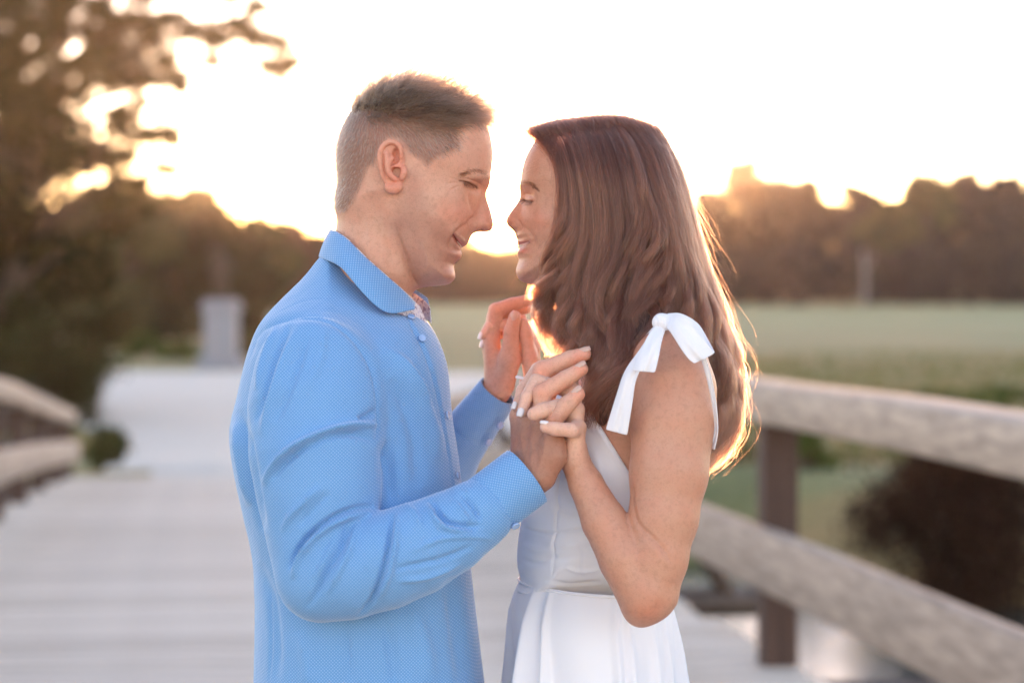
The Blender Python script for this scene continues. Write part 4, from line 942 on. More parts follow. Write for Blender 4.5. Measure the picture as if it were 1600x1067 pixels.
# ---- shirt
def mat_shirt():
    N = NT('blue_dotted_cotton')
    at = N.n('ShaderNodeAttribute'); at.attribute_name = 'cloth'                       # cloth coordinates in metres
    sep = N.n('ShaderNodeSeparateXYZ'); N.link(at.outputs['Vector'], sep.inputs[0])
    p = 2 * math.pi / .0036
    u = N.math('MULTIPLY', sep.outputs[0], p); v = N.math('MULTIPLY', sep.outputs[2], p)
    s = N.math('MULTIPLY', N.math('SINE', u), N.math('SINE', v))
    dots = N.n('ShaderNodeMapRange'); N.link(s, dots.inputs[0]); dots.inputs[1].default_value = .05; dots.inputs[2].default_value = .75
    f = N.noise(14.0, 3)
    blue = N.mix(f, (0.11, 0.285, 0.585), (0.13, 0.315, 0.615))
    c = N.mix(N.math('MULTIPLY', dots.outputs[0], .48), blue, (0.48, 0.64, 0.90))
    wr = N.n('ShaderNodeBump'); wr.inputs['Strength'].default_value = .35; wr.inputs['Distance'].default_value = .0005; N.link(s, wr.inputs['Height'])
    N.link(N.bump(N.noise(22.0, 4, .55), .55, .006), wr.inputs['Normal'])
    b = N.pbsdf(Base_Color=c, Roughness=.75, Sheen_Weight=.5, Sheen_Roughness=.45, Specular_IOR_Level=.25, Normal=wr.outputs[0]); b.inputs['Sheen Tint'].default_value = (.8, .88, 1, 1)
    return N.m
M_shirt = mat_shirt()
def cloth_coords(o, V=None, rot=0.0):
    me = o.data; n = len(me.vertices); co = np.empty(n * 3, np.float32); me.vertices.foreach_get('co', co); co = co.reshape(-1, 3).copy()
    if rot:
        ca, sa = math.cos(rot), math.sin(rot); x, z = co[:, 0] * ca + co[:, 2] * sa, -co[:, 0] * sa + co[:, 2] * ca; co[:, 0], co[:, 2] = x, z
    at = me.attributes.new('cloth', 'FLOAT_VECTOR', 'POINT'); at.data.foreach_set('vector', co.ravel())
fs = Field((P(346, 0, .02)[0], -.335, .90), (P(800, 0, .25)[0], .32, 1.60), 0.0021)
TORSO = [(520, 388), (500, 402), (476, 432), (444, 464), (414, 498), (396, 530), (383, 575), (373, 620), (364, 655), (362, 688), (370, 742), (384, 805), (397, 865), (401, 930), (401, 1000), (399, 1080), (396, 1180), (398, 1330), (780, 1330), (772, 1180), (757, 1067), (746, 975), (736, 890), (725, 790), (716, 712), (707, 655), (703, 610), (699, 572), (688, 538), (672, 508), (650, 486), (610, 462), (565, 425)]
fs.inflate(TORSO, 0, lambda x, y: .105 - .03 * smoothstep(560, 440, y), lambda x, y: .178 - .105 * smoothstep(560, 400, y) + .012 * smoothstep(800, 1060, y), k=0, pw=2.2)
SLEEVE = [(489, 588, -.160, 92), (490, 640, -.175, 97), (492, 710, -.190, 98), (497, 780, -.202, 89), (500, 850, -.214, 74), (503, 898, -.222, 68)]
fs.chain(SLEEVE, k=.018)
fs2 = [(503, 900, -.222, 70), (545, 892, -.226, 72), (600, 876, -.226, 73), (650, 857, -.222, 70), (700, 832, -.214, 62), (742, 806, -.206, 53), (756, 797, -.204, 50)]
fs.chain(fs2, k=.010)
fs.chain([(585, 600, .165, 88), (590, 740, .20, 84), (600, 850, .225, 70), (640, 800, .222, 60), (690, 735, .208, 46), (728, 684, .196, 38)], k=.016)
V, Q = fs.mesh(3)
sh = Sculpt(V, Q, yr=(-.4, .12))
# armhole and yoke seams, sleeve folds, elbow creases, drag lines down the body
sh.stroke([(394, 540), (402, 520), (425, 505), (460, 497), (500, 497), (532, 510), (560, 537), (580, 575), (590, 620), (591, 668)], 26, .0030, taper=.15)
sh.refresh()
seam = [(391, 560), (400, 523), (425, 506), (460, 496.5), (500, 497), (532, 511), (560, 538), (581, 576), (591, 620), (592, 668), (587, 690)]
sh.stroke(seam, 5.0, -.0022, taper=.06); sh.stroke(seam, 1.7, -.0016, taper=.05)
sh.stroke([(500, 436), (520, 470), (524, 497)], 1.6, -.0007); sh.stroke([(420, 498), (455, 478), (490, 468), (520, 470)], 1.5, -.0006)
for pts, wd, am in [([(592, 664), (560, 664), (520, 672), (480, 688), (450, 706), (425, 735), (412, 758)], 6.5, .0075), ([(588, 690), (550, 676), (510, 680), (470, 700), (440, 726), (424, 750)], 6, -.0045),
                    ([(470, 505), (445, 560), (425, 620), (408, 680)], 7, .0030), ([(455, 507), (430, 560), (412, 620), (400, 660)], 5, -.0028), ([(432, 508), (412, 560), (400, 610)], 4.5, .0024), ([(488, 506), (470, 560), (452, 610), (430, 660)], 7, -.0022), ([(508, 510), (500, 560), (480, 610)], 8, .0016),
                    ([(590, 640), (575, 650), (560, 655)], 6, -.0040), ([(500, 760), (475, 785), (455, 805), (440, 830)], 5, .0030), ([(515, 768), (490, 795), (468, 822)], 6, -.0022), ([(585, 790), (550, 796), (515, 812), (480, 840), (460, 868), (452, 890)], 4.5, -.0060),
                    ([(583, 800), (545, 806), (512, 822), (485, 845), (466, 872), (458, 905)], 6, .0046), ([(545, 808), (535, 850), (512, 890), (495, 925), (480, 950)], 4.5, -.0032), ([(560, 808), (548, 855), (528, 895), (510, 930)], 5, .0030), ([(528, 830), (510, 870), (490, 905)], 4, .0022),
                    ([(614, 802), (608, 850), (596, 900), (580, 940), (560, 962)], 4, -.0045), ([(622, 800), (617, 850), (606, 900), (592, 935)], 5.5, .0036), ([(672, 778), (685, 800), (700, 815), (730, 822), (755, 820)], 5, -.0042), ([(668, 785), (680, 812), (700, 826), (735, 830)], 5, .0036), ([(640, 862), (690, 842), (740, 838), (770, 842)], 4, .0022), ([(612, 890), (660, 880), (700, 870), (740, 852)], 5, -.0026), ([(620, 908), (670, 900), (720, 880)], 5, .0024),
                    ([(720, 770), (738, 790), (752, 815)], 4, -.0030), ([(706, 778), (722, 800), (738, 826)], 4, .0018), ([(632, 786), (650, 805), (660, 830)], 5, .0020),
                    ([(600, 690), (610, 740), (612, 790)], 12, -.0045), ([(622, 560), (650, 600), (672, 650), (690, 720)], 14, .0030), ([(610, 590), (632, 630), (650, 690), (655, 760)], 14, -.0030), ([(600, 545), (625, 560), (650, 590), (670, 630)], 8, .0020), ([(640, 560), (668, 610), (690, 680)], 6, -.0014),
                    ([(374, 640), (388, 700), (400, 770), (412, 830)], 8, -.0040), ([(366, 660), (376, 720), (390, 790)], 7, .0034), ([(405, 880), (425, 940), (432, 1010), (430, 1067)], 10, -.0024), ([(540, 972), (545, 1010), (550, 1067)], 2.5, -.0016), ([(418, 920), (422, 1000), (420, 1067)], 2, -.0012), ([(640, 950), (660, 1000), (672, 1067)], 16, .0028), ([(600, 970), (612, 1020), (618, 1080)], 13, -.0024), ([(700, 900), (712, 970), (722, 1067)], 14, -.0028), ([(470, 985), (480, 1030), (482, 1080)], 14, .0022)]:
    sh.stroke(pts, wd * .8, am * 2.0)
sh.stroke([(650, 496), (664, 520), (680, 556), (694, 604), (704, 660), (713, 715), (720, 770)], 11, .0016, mode='flat', taper=0); sh.refresh()
sh.stroke([(640, 505), (656, 535), (672, 575), (684, 620), (694, 670), (703, 720)], 1.8, -.0022, taper=.05)
V = relax(V, Q, 1); shirt = link('shirt', mesh_np('shirt', V, Q), M_shirt, man); cloth_coords(shirt)
# ---- collar: fold-over leaf on both sides, stand inside
def mirror_shift(pts, dx): return [(a + dx, b, -y) for a, b, y in pts]
TOPE = [(516, 358, 0), (524, 361, -.030), (542, 373, -.056), (571, 402, -.070), (604, 431, -.071), (632, 456, -.056), (649, 474, -.036)]
BOTE = [(498, 402, 0), (506, 405, -.040), (532, 418, -.085), (559, 449, -.103), (587, 478, -.106), (612, 490, -.098), (649, 483, -.068)]
M_inner = NT('printed_collar_lining'); vo = M_inner.n('ShaderNodeTexVoronoi'); vo.inputs['Scale'].default_value = 170; tc = M_inner.n('ShaderNodeTexCoord'); M_inner.link(tc.outputs['Object'], vo.inputs[0])
M_inner.pbsdf(Base_Color=M_inner.ramp(vo.outputs['Distance'], [(.2, (.50, .50, .66)), (.55, (.78, .76, .80)), (.75, (.30, .26, .38))]), Roughness=.8); M_inner = M_inner.m
c1 = band('collar', TOPE, BOTE, M_shirt, man, n=46, m=9, thick=.0022, bulge=.004, bdir=(-.1, -1, .2)); cloth_coords(c1, rot=.75)
c2 = band('collar', mirror_shift(TOPE, 0)[:4] + [(612, 428, .071), (648, 452, .060), (668, 466, .048)], mirror_shift(BOTE, 0)[:4] + [(600, 470, .104), (640, 490, .098), (674, 488, .080)], M_shirt, man, n=46, m=9, thick=.0022, bulge=.004, bdir=(-.1, 1, .2)); cloth_coords(c2, rot=.75)
stt = band('collar_stand', [(a + 3, b + 1, y * .93) for a, b, y in TOPE] + [(655, 478, -.018)], [(a + 14, b + 2, y * .80) for a, b, y in BOTE[:-1]] + [(648, 498, -.055), (668, 506, -.030)], M_inner, man, n=40, m=6, thick=.0015)
st2 = band('collar_stand', [(a + 3, b + 1, -y * .93) for a, b, y in TOPE[:5]] + [(645, 456, .054), (664, 470, .036), (672, 480, .02)], [(a + 14, b + 2, -y * .80) for a, b, y in BOTE[:5]] + [(645, 496, .05), (668, 500, .035), (674, 506, .02)], M_inner, man, n=40, m=6, thick=.0015)
# ---- cuffs: open sleeves of doubled cloth with a flat edge
def cuff(c0, c1, r0, r1, yaw, n=36, squash=.92, opening=None):
    a, b = np.array(P(*c0)), np.array(P(*c1)); e = b - a; L = np.linalg.norm(e); e /= L
    u = np.array([0, -1, 0]) - e * (-e[1]); u /= np.linalg.norm(u); w_ = np.cross(e, u); rows = []
    m = 9
    for i in range(m):
        t = i / (m - 1); r = r0 + (r1 - r0) * t
        for j in range(n):
            th = 2 * math.pi * j / n; rr = r * (1 + .012 * math.sin(3 * th + 2 * t + yaw) + .01 * math.sin(5 * th))
            if opening is not None:                                       # overlap at the button edge
                dth = (th - opening + math.pi) % (2 * math.pi) - math.pi; rr += .0022 * (1 / (1 + math.exp(-dth * 40)) - .5) * math.exp(-(dth / .5) ** 2) * 2
            rows.append(a + e * L * t + (u * math.cos(th) * squash + w_ * math.sin(th)) * rr)
    i, j = np.meshgrid(np.arange(m - 1), np.arange(n), indexing='ij'); j2 = (j + 1) % n
    q = np.stack([i * n + j, i * n + j2, (i + 1) * n + j2, (i + 1) * n + j], -1).reshape(-1, 4)
    o = link('cuff', mesh_np('cuff', np.array(rows), q), M_shirt, man); s = o.modifiers.new('t', 'SOLIDIFY'); s.thickness = .0032; s.offset = -1
    bv = o.modifiers.new('b', 'BEVEL'); bv.width = .0008; bv.segments = 2; cloth_coords(o, rot=.6); return o
cuff((746, 803, -.205), (823, 743, -.190), m_px(51, -.2), m_px(51, -.19), 0.4, opening=2.2)
cuff((733, 672, .193), (778, 611, .172), m_px(40, .19), m_px(33, .17), 1.2)
# ---- buttons
M_button = NT('pearl_button'); M_button.pbsdf(Base_Color=(.30, .45, .75), Roughness=.25, Coat_Weight=.4); M_button = M_button.m
def button(px_, py_, y, r, nrm, parent):
    bm = bmesh.new(); bmesh.ops.create_cone(bm, cap_ends=True, segments=20, radius1=r, radius2=r * .9, depth=.0022)
    top = [f for f in bm.faces if f.normal.z > .9]; bmesh.ops.inset_region(bm, faces=top, thickness=r * .25); bmesh.ops.translate(bm, verts=top[0].verts, vec=(0, 0, -.0006))
    me = bpy.data.meshes.new('button'); bm.to_mesh(me); bm.free(); o = link('button', me, M_button, None)
    o.location = P(px_, py_, y); o.rotation_euler = Vector(nrm).to_track_quat('Z', 'Y').to_euler()
    wm = o.matrix_basis.copy(); o.parent = parent; o.matrix_parent_inverse = world(parent).inverted(); return o
spx, spy = to_px(V); SN = normals(V, Q)
for a, b in ((643, 494), (660, 528), (700, 648), (716, 742)):
    i = np.nonzero((np.abs(spx - a) < 4) & (np.abs(spy - b) < 4) & (V[:, 1] < .05))[0]
    if len(i): k = i[np.argmin(V[i, 1])]; button(a, b, V[k, 1] - .0010, .0046, SN[k], shirt)
for a, b, y in ((764, 691, .165), (782, 665, .160)): button(a, b, y, .005, (.6, -.6, -.3), shirt)
button(806, 822, -.215, .005, (.4, -.5, -.7), shirt)
# ---- trousers and shoes (below the picture)
M_trou = mat_plain('navy_cotton', (0.035, 0.04, 0.06), .85, .2, 40); M_shoe = mat_plain('brown_leather', (0.10, 0.05, 0.03), .4, .2, 30)
zb = deck_z(2.8); hipx = P(580, 0)[0]; parts = []
for s in (-1, 1):
    parts.append(tube_np(spline([(hipx, s * .06, 1.06), (hipx + .01, s * .10, .80), (hipx + .02, s * .11, .5), (hipx - .02, s * .115, zb + .06)], 16), np.interp(np.linspace(0, 1, 16), [0, .25, .6, 1], [.155, .115, .085, .10]), 18))
Vt, Ft = join_np(parts); link('trousers', mesh_np('trousers', Vt, Ft), M_trou, man)
for s in (-1, 1):
    Vt, Ft = tube_np(spline([(hipx - .10, s * .115, zb + .045), (hipx, s * .115, zb + .05), (hipx + .10, s * .12, zb + .04), (hipx + .20, s * .125, zb + .03)], 12), np.interp(np.linspace(0, 1, 12), [0, .15, .5, .85, 1], [.02, .044, .046, .042, .012]), 14)
    link('shoe', mesh_np('shoe', Vt, Ft), M_shoe, man)
# ================================================================== the woman
M_skin_w = mat_skin('woman_skin', (0.545, 0.285, 0.195), (0.555, 0.25, 0.165), (0.40, 0.19, 0.125), rough=.42)
H_long = mat_hair('long_brown_hair', (0.10, 0.034, 0.020), .32, .38)
woman = empty('person', (P(950, 0, 0)[0], 0, deck_z(2.8)))
tag(woman, 'woman with long wavy brown hair in a white sundress with shoulder bows', 'person')
W_FACE = [(842, 214), (830, 230), (822, 245), (817, 260), (814.5, 275), (813, 286), (816, 294), (817, 303), (816, 314), (813, 328), (810, 342), (808, 356), (806.5, 364), (805.5, 370), (808.5, 375), (808, 382), (812, 387), (808, 393), (808.5, 399), (811, 406), (808.5, 413), (806, 422), (807.5, 430), (811, 437), (819, 441.5), (832, 444), (850, 447), (872, 448), (895, 440), (930, 425), (980, 400), (1020, 370), (1042, 330), (1048, 290), (1040, 250), (1018, 218), (985, 202), (945, 196), (900, 197), (865, 202)]
fw = Field((P(745, 0)[0], -.29, 1.12), (P(1130, 0)[0] + .0, .27, 1.765), 0.0017)
fhw = Field((P(782, 0)[0], -.082, P(0, 535)[2]), (P(1062, 0)[0], .082, P(0, 186)[2]), 0.0012)
fhw.inflate(W_FACE, 0, lambda x, y: .070 - .036 * smoothstep(350, 435, y), lambda x, y: .070 - .016 * smoothstep(340, 445, y), k=0)
fhw.inflate([(814, 296), (816, 304), (813, 312), (807, 320), (799, 330), (793, 339), (791, 345), (792.5, 351), (797, 356), (804, 360), (812, 360), (822, 356), (828, 340), (822, 315)], 0, .0095, lambda x, y: .0075 + .007 * smoothstep(312, 350, y), k=.009)
fhw.inflate([(850, 440), (868, 460), (878, 485), (885, 515), (888, 545), (905, 600), (985, 600), (1000, 540), (990, 480), (995, 420), (990, 380), (920, 380), (860, 420)], 0, .045, .050, k=.014)
VH, QH = fhw.mesh(2)
fw.inflate([(850, 440), (868, 460), (878, 485), (885, 515), (888, 545), (905, 600), (985, 600), (1000, 540), (990, 480), (995, 420), (990, 380), (920, 380), (860, 420)], 0, .045, .050, k=.014, off=-.0012)
# trunk: shoulders, chest, waist
W_TRUNK = [(905, 540), (890, 575), (878, 610), (868, 650), (856, 690), (842, 730), (832, 765), (824, 800), (816, 840), (814, 880), (820, 905), (826, 930), (1030, 930), (1040, 905), (1048, 870), (1062, 820), (1072, 750), (1078, 680), (1076, 610), (1066, 560), (1040, 525), (1000, 505), (950, 510)]
fw.inflate(W_TRUNK, 0, .075, lambda x, y: .150 - .09 * smoothstep(600, 500, y) - .035 * smoothstep(720, 900, y), k=.025)
W_ARM = [(1046, 574, -.150, 62), (1051, 610, -.165, 66), (1052, 655, -.178, 66.5), (1045, 740, -.195, 60), (1037, 808, -.205, 53), (1026, 872, -.212, 47.5), (1013, 925, -.215, 46)]
fw.chain(W_ARM, k=.008)
fw.chain([(1013, 925, -.215, 46), (1002, 950, -.215, 30)], k=.006)
fw.chain([(1010, 928, -.215, 46), (978, 873, -.21, 42), (944, 814, -.200, 35), (916, 757, -.187, 27), (896, 715, -.178, 21.5)], k=.004)
for mcp in ((903, 668, -.196, 12.5), (900, 640, -.176, 13), (896, 612, -.152, 13), (890, 590, -.128, 13)):
    fw.chain([(896, 714, -.178 + (mcp[2] + .165) * .35, 17), mcp], k=.010)
FING_W = [[(890, 590, -.128, 12), (840, 577, -.126, 10.5), (816, 609, -.145, 9.3), (806.5, 636, -.158, 7.6)],
          [(896, 612, -.152, 12), (838, 595, -.158, 11), (823, 620, -.173, 10), (815, 645, -.180, 8)],
          [(900, 640, -.176, 12), (872, 635, -.186, 12), (848, 641, -.203, 12.3), (834, 647, -.208, 11)],
          [(903, 668, -.198, 12), (893, 672, -.218, 11.5), (868, 670, -.226, 11), (852, 667, -.224, 9.2)]]
for f in FING_W: fw.chain(f[:2], k=.005); fw.chain(f[1:], k=.0022)
fw.chain([(890, 700, -.15, 15), (866, 640, -.105, 12), (840, 606, -.092, 10), (818, 598, -.090, 8)], k=.006)
# far arm and hand
fw.chain([(985, 580, .13, 56), (950, 700, .17, 50), (905, 840, .20, 40), (870, 740, .19, 32), (840, 612, .178, 18)], k=.012)
for f in ([(838, 606, .178, 17), (826, 540, .172, 15), (822, 520, .172, 14)], [(836, 600, .162, 15), (828, 560, .152, 12), (822, 522, .149, 10.2), (818.5, 505, .148, 8.6)]): fw.chain(f, k=.008)
for f in ([(820, 515, .178, 11), (792, 508, .170, 9.5), (766, 510, .162, 9), (755, 524, .160, 7.2)], [(820, 525, .195, 11), (790, 520, .190, 9.5), (762, 524, .181, 9), (757, 538, .178, 7)]): fw.chain(f, k=.003)
V, Q = fw.mesh(2); Q = np.vstack([Q, QH + len(V)]); V = np.vstack([V, VH])
hw = Sculpt(V, Q, mirror=True, yr=(-.095, .095)); head_w = V[:, 2] > P(0, 455)[2]; hw.w = hw.w * head_w * (hw.px > 800)
hw.blob((824, 309), 9, 8, -.0050); hw.blob((826, 310), 7.5, 5, .0034); hw.blob((822, 289), 12, 4.5, .0020); hw.blob((845, 342), 17, 15, .0036); hw.blob((806, 353), 6, 5.5, .0026); hw.blob((799, 357.5), 3.6, 2, -.0024); hw.blob((838, 385), 13, 12, -.0012); hw.blob((815, 428), 10, 9, .0016)
hw.refresh(); hw.w = hw.w * head_w
hw.stroke([(808, 343), (813, 348), (815.5, 355), (814, 361)], 1.7, -.0016); hw.stroke([(816, 352), (827, 362), (834, 374), (836, 388)], 3.0, -.0018)
hw.stroke([(809, 385), (817, 383), (828, 378)], 1.9, -.0028); hw.stroke([(808, 378), (817, 377), (826, 376)], 2.4, .0012); hw.stroke([(809, 394), (818, 391), (828, 383)], 2.8, .0014)
hw.stroke([(817, 311), (824, 314.5), (833, 315)], 1.2, -.0014, taper=.1); hw.stroke([(818, 303), (826, 304), (834, 309)], 1.5, -.0009)
ah = Sculpt(V, Q, yr=(-.32, -.07)); ah.w = ah.w * (ah.px > 795) * (ah.py > 540)
ah.stroke([(984, 748), (990, 800), (1000, 822), (1028, 848), (1046, 872), (1050, 892)], 4.0, -.0022); ah.stroke([(1000, 838), (1026, 862), (1040, 885)], 8, .0010)
ah.blob((1002, 958), 14, 12, .0016); ah.stroke([(1048, 905), (1040, 935), (1028, 955)], 9, -.0014); ah.stroke([(1062, 530), (1085, 580), (1092, 640)], 22, .0016); ah.stroke([(1000, 640), (1006, 690), (1000, 730)], 16, .0014)
for f in FING_W:
    for q in (1, 2):
        c = np.array(f[q][:2]); e = np.array(f[min(q + 1, 3)][:2]) - np.array(f[q][:2]); e = e / (np.linalg.norm(e) + 1e-9); nr = np.array([-e[1], e[0]])
        for o in (-2, 1.5): ah.stroke([c + e * o - nr * 6, c + e * (o + .6), c + e * o + nr * 6], 1.0, -.00028)
tint = np.ones((len(V), 3)); px, py = hw.px, hw.py; hm = head_w & (np.abs(V[:, 1]) < .095)
mul(hm * np.maximum(paint_blob(px, py, (815, 378.5), 11, 2.6, -.08), paint_blob(px, py, (815, 393), 10, 4, -.25)), (1.0, .52, .55)); mul(hm * in_poly([(809, 384), (818, 380.5), (827, 378), (820, 385), (811, 388.5)], px, py, 1.2), (2.0, 3.2, 4.4))
mul(hm * paint_blob(px, py, (842, 345), 20, 16), (1.06, .88, .86)); mul(hm * paint_blob(px, py, (798, 346), 12, 12), (1.05, .88, .84)); mul(hm * paint_blob(px, py, (825, 314), 9, 1.8), (.35, .3, .3)); mul(hm * paint_blob(px, py, (825, 287), 13, 3.0, .2), (.62, .55, .52))
for line, wd_, col in (([(816.5, 311.5), (824, 315), (833, 315.5)], 1.2, (.28, .2, .18)), ([(810, 387), (818, 384.5), (827, 379)], 1.0, (.45, .28, .28)), ([(797, 356.5), (802, 358.5)], 1.8, (.45, .3, .26))):
    ld, _, _ = line_dist(spline(line, 20) if len(line) > 2 else line, px, py); mul(hm * np.exp(-(ld / wd_) ** 2), col)  # lashes drawn dark; mouth slit and nostril get painted shade
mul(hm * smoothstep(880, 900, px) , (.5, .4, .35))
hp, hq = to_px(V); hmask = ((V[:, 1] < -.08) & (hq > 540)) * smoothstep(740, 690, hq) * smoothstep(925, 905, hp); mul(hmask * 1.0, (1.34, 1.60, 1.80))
mul(((V[:, 1] < -.1) & (hq > 540)) * paint_blob(hp, hq, (1008, 955), 26, 20), (1.02, .86, .82))
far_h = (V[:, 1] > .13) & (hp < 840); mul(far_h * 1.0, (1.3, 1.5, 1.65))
me = mesh_np('body', V, Q); set_color(me, 'tint', tint); w_body = link('body', me, M_skin_w, woman)
M_nail_w = NT('white_nail'); M_nail_w.pbsdf(Base_Color=(0.76, 0.69, 0.69), Roughness=.2, Coat_Weight=.5); M_nail_w = M_nail_w.m
nail(FING_W[0][3], FING_W[0][2], .0006, 6.8, 5.2, M_nail_w, w_body, nrm=(-.55, -.85, .1)); nail(FING_W[1][3], FING_W[1][2], .0006, 7.2, 5.6, M_nail_w, w_body, nrm=(-.3, -.95, .1))
nail(FING_W[3][3], FING_W[3][2], .0006, 6.5, 5.4, M_nail_w, w_body, nrm=(-.2, -.3, .95)); nail((814, 597, -.090, 8), (832, 602, -.092, 9), .0006, 8, 5, M_nail_w, w_body, nrm=(-.2, -.2, .95))
nail((755, 525, .160, 7.2), (760, 512, .162, 9), .0005, 6, 4.6, M_nail_w, w_body, nrm=(-.8, -.6, 0)); nail((757, 538, .178, 7), (761, 526, .181, 9), .0005, 6, 4.6, M_nail_w, w_body, nrm=(-.8, -.6, 0))
Vt, Ft = tube_np(spline([P(826, 380, -.023), P(818, 382.8, -.016), P(811.5, 385, -.006), P(810.5, 385.5, 0), P(811.5, 385, .006), P(818, 382.8, .016), P(826, 380, .023)], 30), m_px(2.2), 8); link('teeth', mesh_np('teeth', Vt, Ft), teeth_m, w_body)
# brow and lashes
Nn = normals(V, Q); rpx, rpy = to_px(V); bl = []; rng = np.random.default_rng(31)
for path, cnt, Lb, dr, wd in (([(814, 286), (824, 284.5), (833, 290), (840, 297)], 260, .006, (.9, -.1, -.12), 1.5), ([(816, 312), (824, 315), (833, 315.5)], 90, .0075, (-.55, -.45, -.6), .5)):
    pp = spline(path, 60); sel = pp[rng.integers(0, 60, cnt)] + rng.normal(0, wd, (cnt, 2)) * np.array([.6, 1]); ii = on_surface(V, rpx, rpy, sel); ii = ii[ii >= 0]
    dd = np.tile(np.array(dr), (len(ii), 1)); dd = dd - Nn[ii] * np.minimum((dd * Nn[ii]).sum(1), 0)[:, None] if Lb < .0085 and wd > 1 else dd; bl += grow(V[ii], Nn[ii], np.full(len(ii), Lb) * rng.uniform(.6, 1.1, len(ii)), dd * .8 + Nn[ii] * .25, dd, 5, rng, .16)
strands('brow_and_lashes', bl, .00016, .00005, H_brow, w_body)

# ---- dress
M_dress = NT('white_cotton'); wv = M_dress.n('ShaderNodeTexWave'); wv.inputs['Scale'].default_value = 320; wv.inputs['Distortion'].default_value = 1.5; tc = M_dress.n('ShaderNodeTexCoord'); M_dress.link(tc.outputs['Object'], wv.inputs[0])
dfb = M_dress.n('ShaderNodeBsdfPrincipled'); M_dress.set(dfb, Base_Color=(.84, .835, .90), Roughness=.8, Sheen_Weight=.2, Specular_IOR_Level=.2, Normal=M_dress.bump(M_dress.math('ADD', wv.outputs['Fac'], M_dress.math('MULTIPLY', M_dress.noise(60, 4), 2.0)), .18, .0008))
trb = M_dress.n('ShaderNodeBsdfTranslucent'); trb.inputs[0].default_value = (.80, .77, .78, 1); mx = M_dress.n('ShaderNodeMixShader'); mx.inputs[0].default_value = .07
M_dress.link(dfb.outputs[0], mx.inputs[1]); M_dress.link(trb.outputs[0], mx.inputs[2]); M_dress.link(mx.outputs[0], M_dress.out.inputs[0]); M_dress = M_dress.m
dress = empty('dress', (P(950, 0)[0], 0, P(0, 910)[2]), woman); dress.matrix_parent_inverse = world(woman).inverted()
fd = Field((P(790, 0)[0], -.2, 1.19), (P(1100, 0)[0], .2, 1.47), 0.0020)
fd.inflate(W_TRUNK, 0, .075, lambda x, y: .150 - .09 * smoothstep(600, 500, y) - .035 * smoothstep(720, 900, y), k=0, off=.0045)
fd.ell(P(862, 735, -.062), (.052, .052, .058), k=.03); fd.ell(P(862, 735, .062), (.052, .052, .058), k=.03)
fd.clip_px([(760, 600), (905, 612), (916, 630), (940, 668), (964, 706), (986, 742), (1010, 752), (1100, 735), (1130, 735), (1130, 942), (780, 926)])
V, Q = fd.mesh(2); sdx = Sculpt(V, Q, yr=(-.3, .05))
for pts, wd, am in [([(880, 700), (872, 760), (868, 820), (862, 905)], 1.8, -.0016), ([(905, 625), (935, 675), (965, 722), (985, 750)], 5, .0012), ([(912, 640), (945, 695), (975, 745)], 1.4, -.0008), ([(810, 822), (850, 832), (900, 828), (940, 818)], 1.8, -.0016), ([(860, 790), (900, 800), (940, 795)], 7, -.0024), ([(850, 845), (890, 850), (930, 842)], 7, .0016), ([(840, 870), (880, 872), (920, 866)], 6, -.0014), ([(930, 760), (950, 800), (955, 850)], 8, -.0020), ([(905, 840), (908, 905)], 1.6, -.0010), ([(890, 730), (905, 770), (935, 790)], 7, .0022), ([(815, 850), (840, 858), (865, 855)], 4, .0012), ([(815, 872), (835, 880), (858, 878)], 3.5, -.0012), ([(880, 885), (910, 893), (940, 888)], 3.5, .0012), ([(850, 905), (890, 912), (940, 908)], 3.0, -.0010), ([(925, 700), (940, 740), (946, 780)], 5, .0014)]: sdx.stroke(pts, wd, am * 1.7)
link('bodice', mesh_np('bodice', V, Q), M_dress, dress)
# skirt: gathered in folds from the waist to the ankle
nr, na = 60, 360; rows = []; zw = P(0, 902)[2]; zh = deck_z(2.8) + .06; rngs = np.random.default_rng(8)
th = np.linspace(0, 2 * np.pi, na, endpoint=False); fold = np.zeros(na)
pl = np.sort(rngs.uniform(0, 2 * np.pi, 34))
for q, p0 in enumerate(pl): fold += rngs.uniform(.5, 1.2) * np.exp(-(((th - p0 + np.pi) % (2 * np.pi) - np.pi) / rngs.uniform(.035, .07)) ** 2)
fold -= fold.mean()
for i in range(nr):
    t = i / (nr - 1); z = zw + (zh - zw) * t; s = min(1, t / .12)
    # outline at this height, in px at the couple's depth, then flaring to the hem
    py_ = HOR - (z - CAM_Z) * FPX / CAM_D
    xl = np.interp(py_, [900, 915, 960, 1067, 1400, 2600], [813, 805, 789, 775, 745, 690]); xr = np.interp(py_, [900, 930, 1000, 1067, 1400, 2600], [1046, 1052, 1072, 1084, 1110, 1160])
    cx, hx = P((xl + xr) / 2, 0)[0], m_px((xr - xl) / 2); hy = .111 + .03 * min(1, t / .05) + .18 * t
    am = (.0015 + .0120 * smoothstep(0, .10, t) + .02 * t)
    r = 1 + 0 * th
    drift = .10 * t * np.sin(5 * th + 1) 
    f = np.interp((th + drift) % (2 * np.pi), th, fold, period=2 * np.pi)
    rows.append(np.stack([cx + (hx + am * (f - .9)) * np.cos(th), (hy + am * f) * np.sin(th), np.full(na, z) + .004 * np.sin(th) * 0 - .010 * np.cos(th) * (1 - t) * 0 - (.5 + .5 * np.cos(th)) * .012 * (1 - min(1, t * 6))], 1))
V = np.stack(rows).reshape(-1, 3); i, j = np.meshgrid(np.arange(nr - 1), np.arange(na), indexing='ij'); j2 = (j + 1) % na
Q = np.stack([i * na + j, (i + 1) * na + j, (i + 1) * na + j2, i * na + j2], -1).reshape(-1, 4)
sk = link('skirt', mesh_np('skirt', V, Q), M_dress, dress)
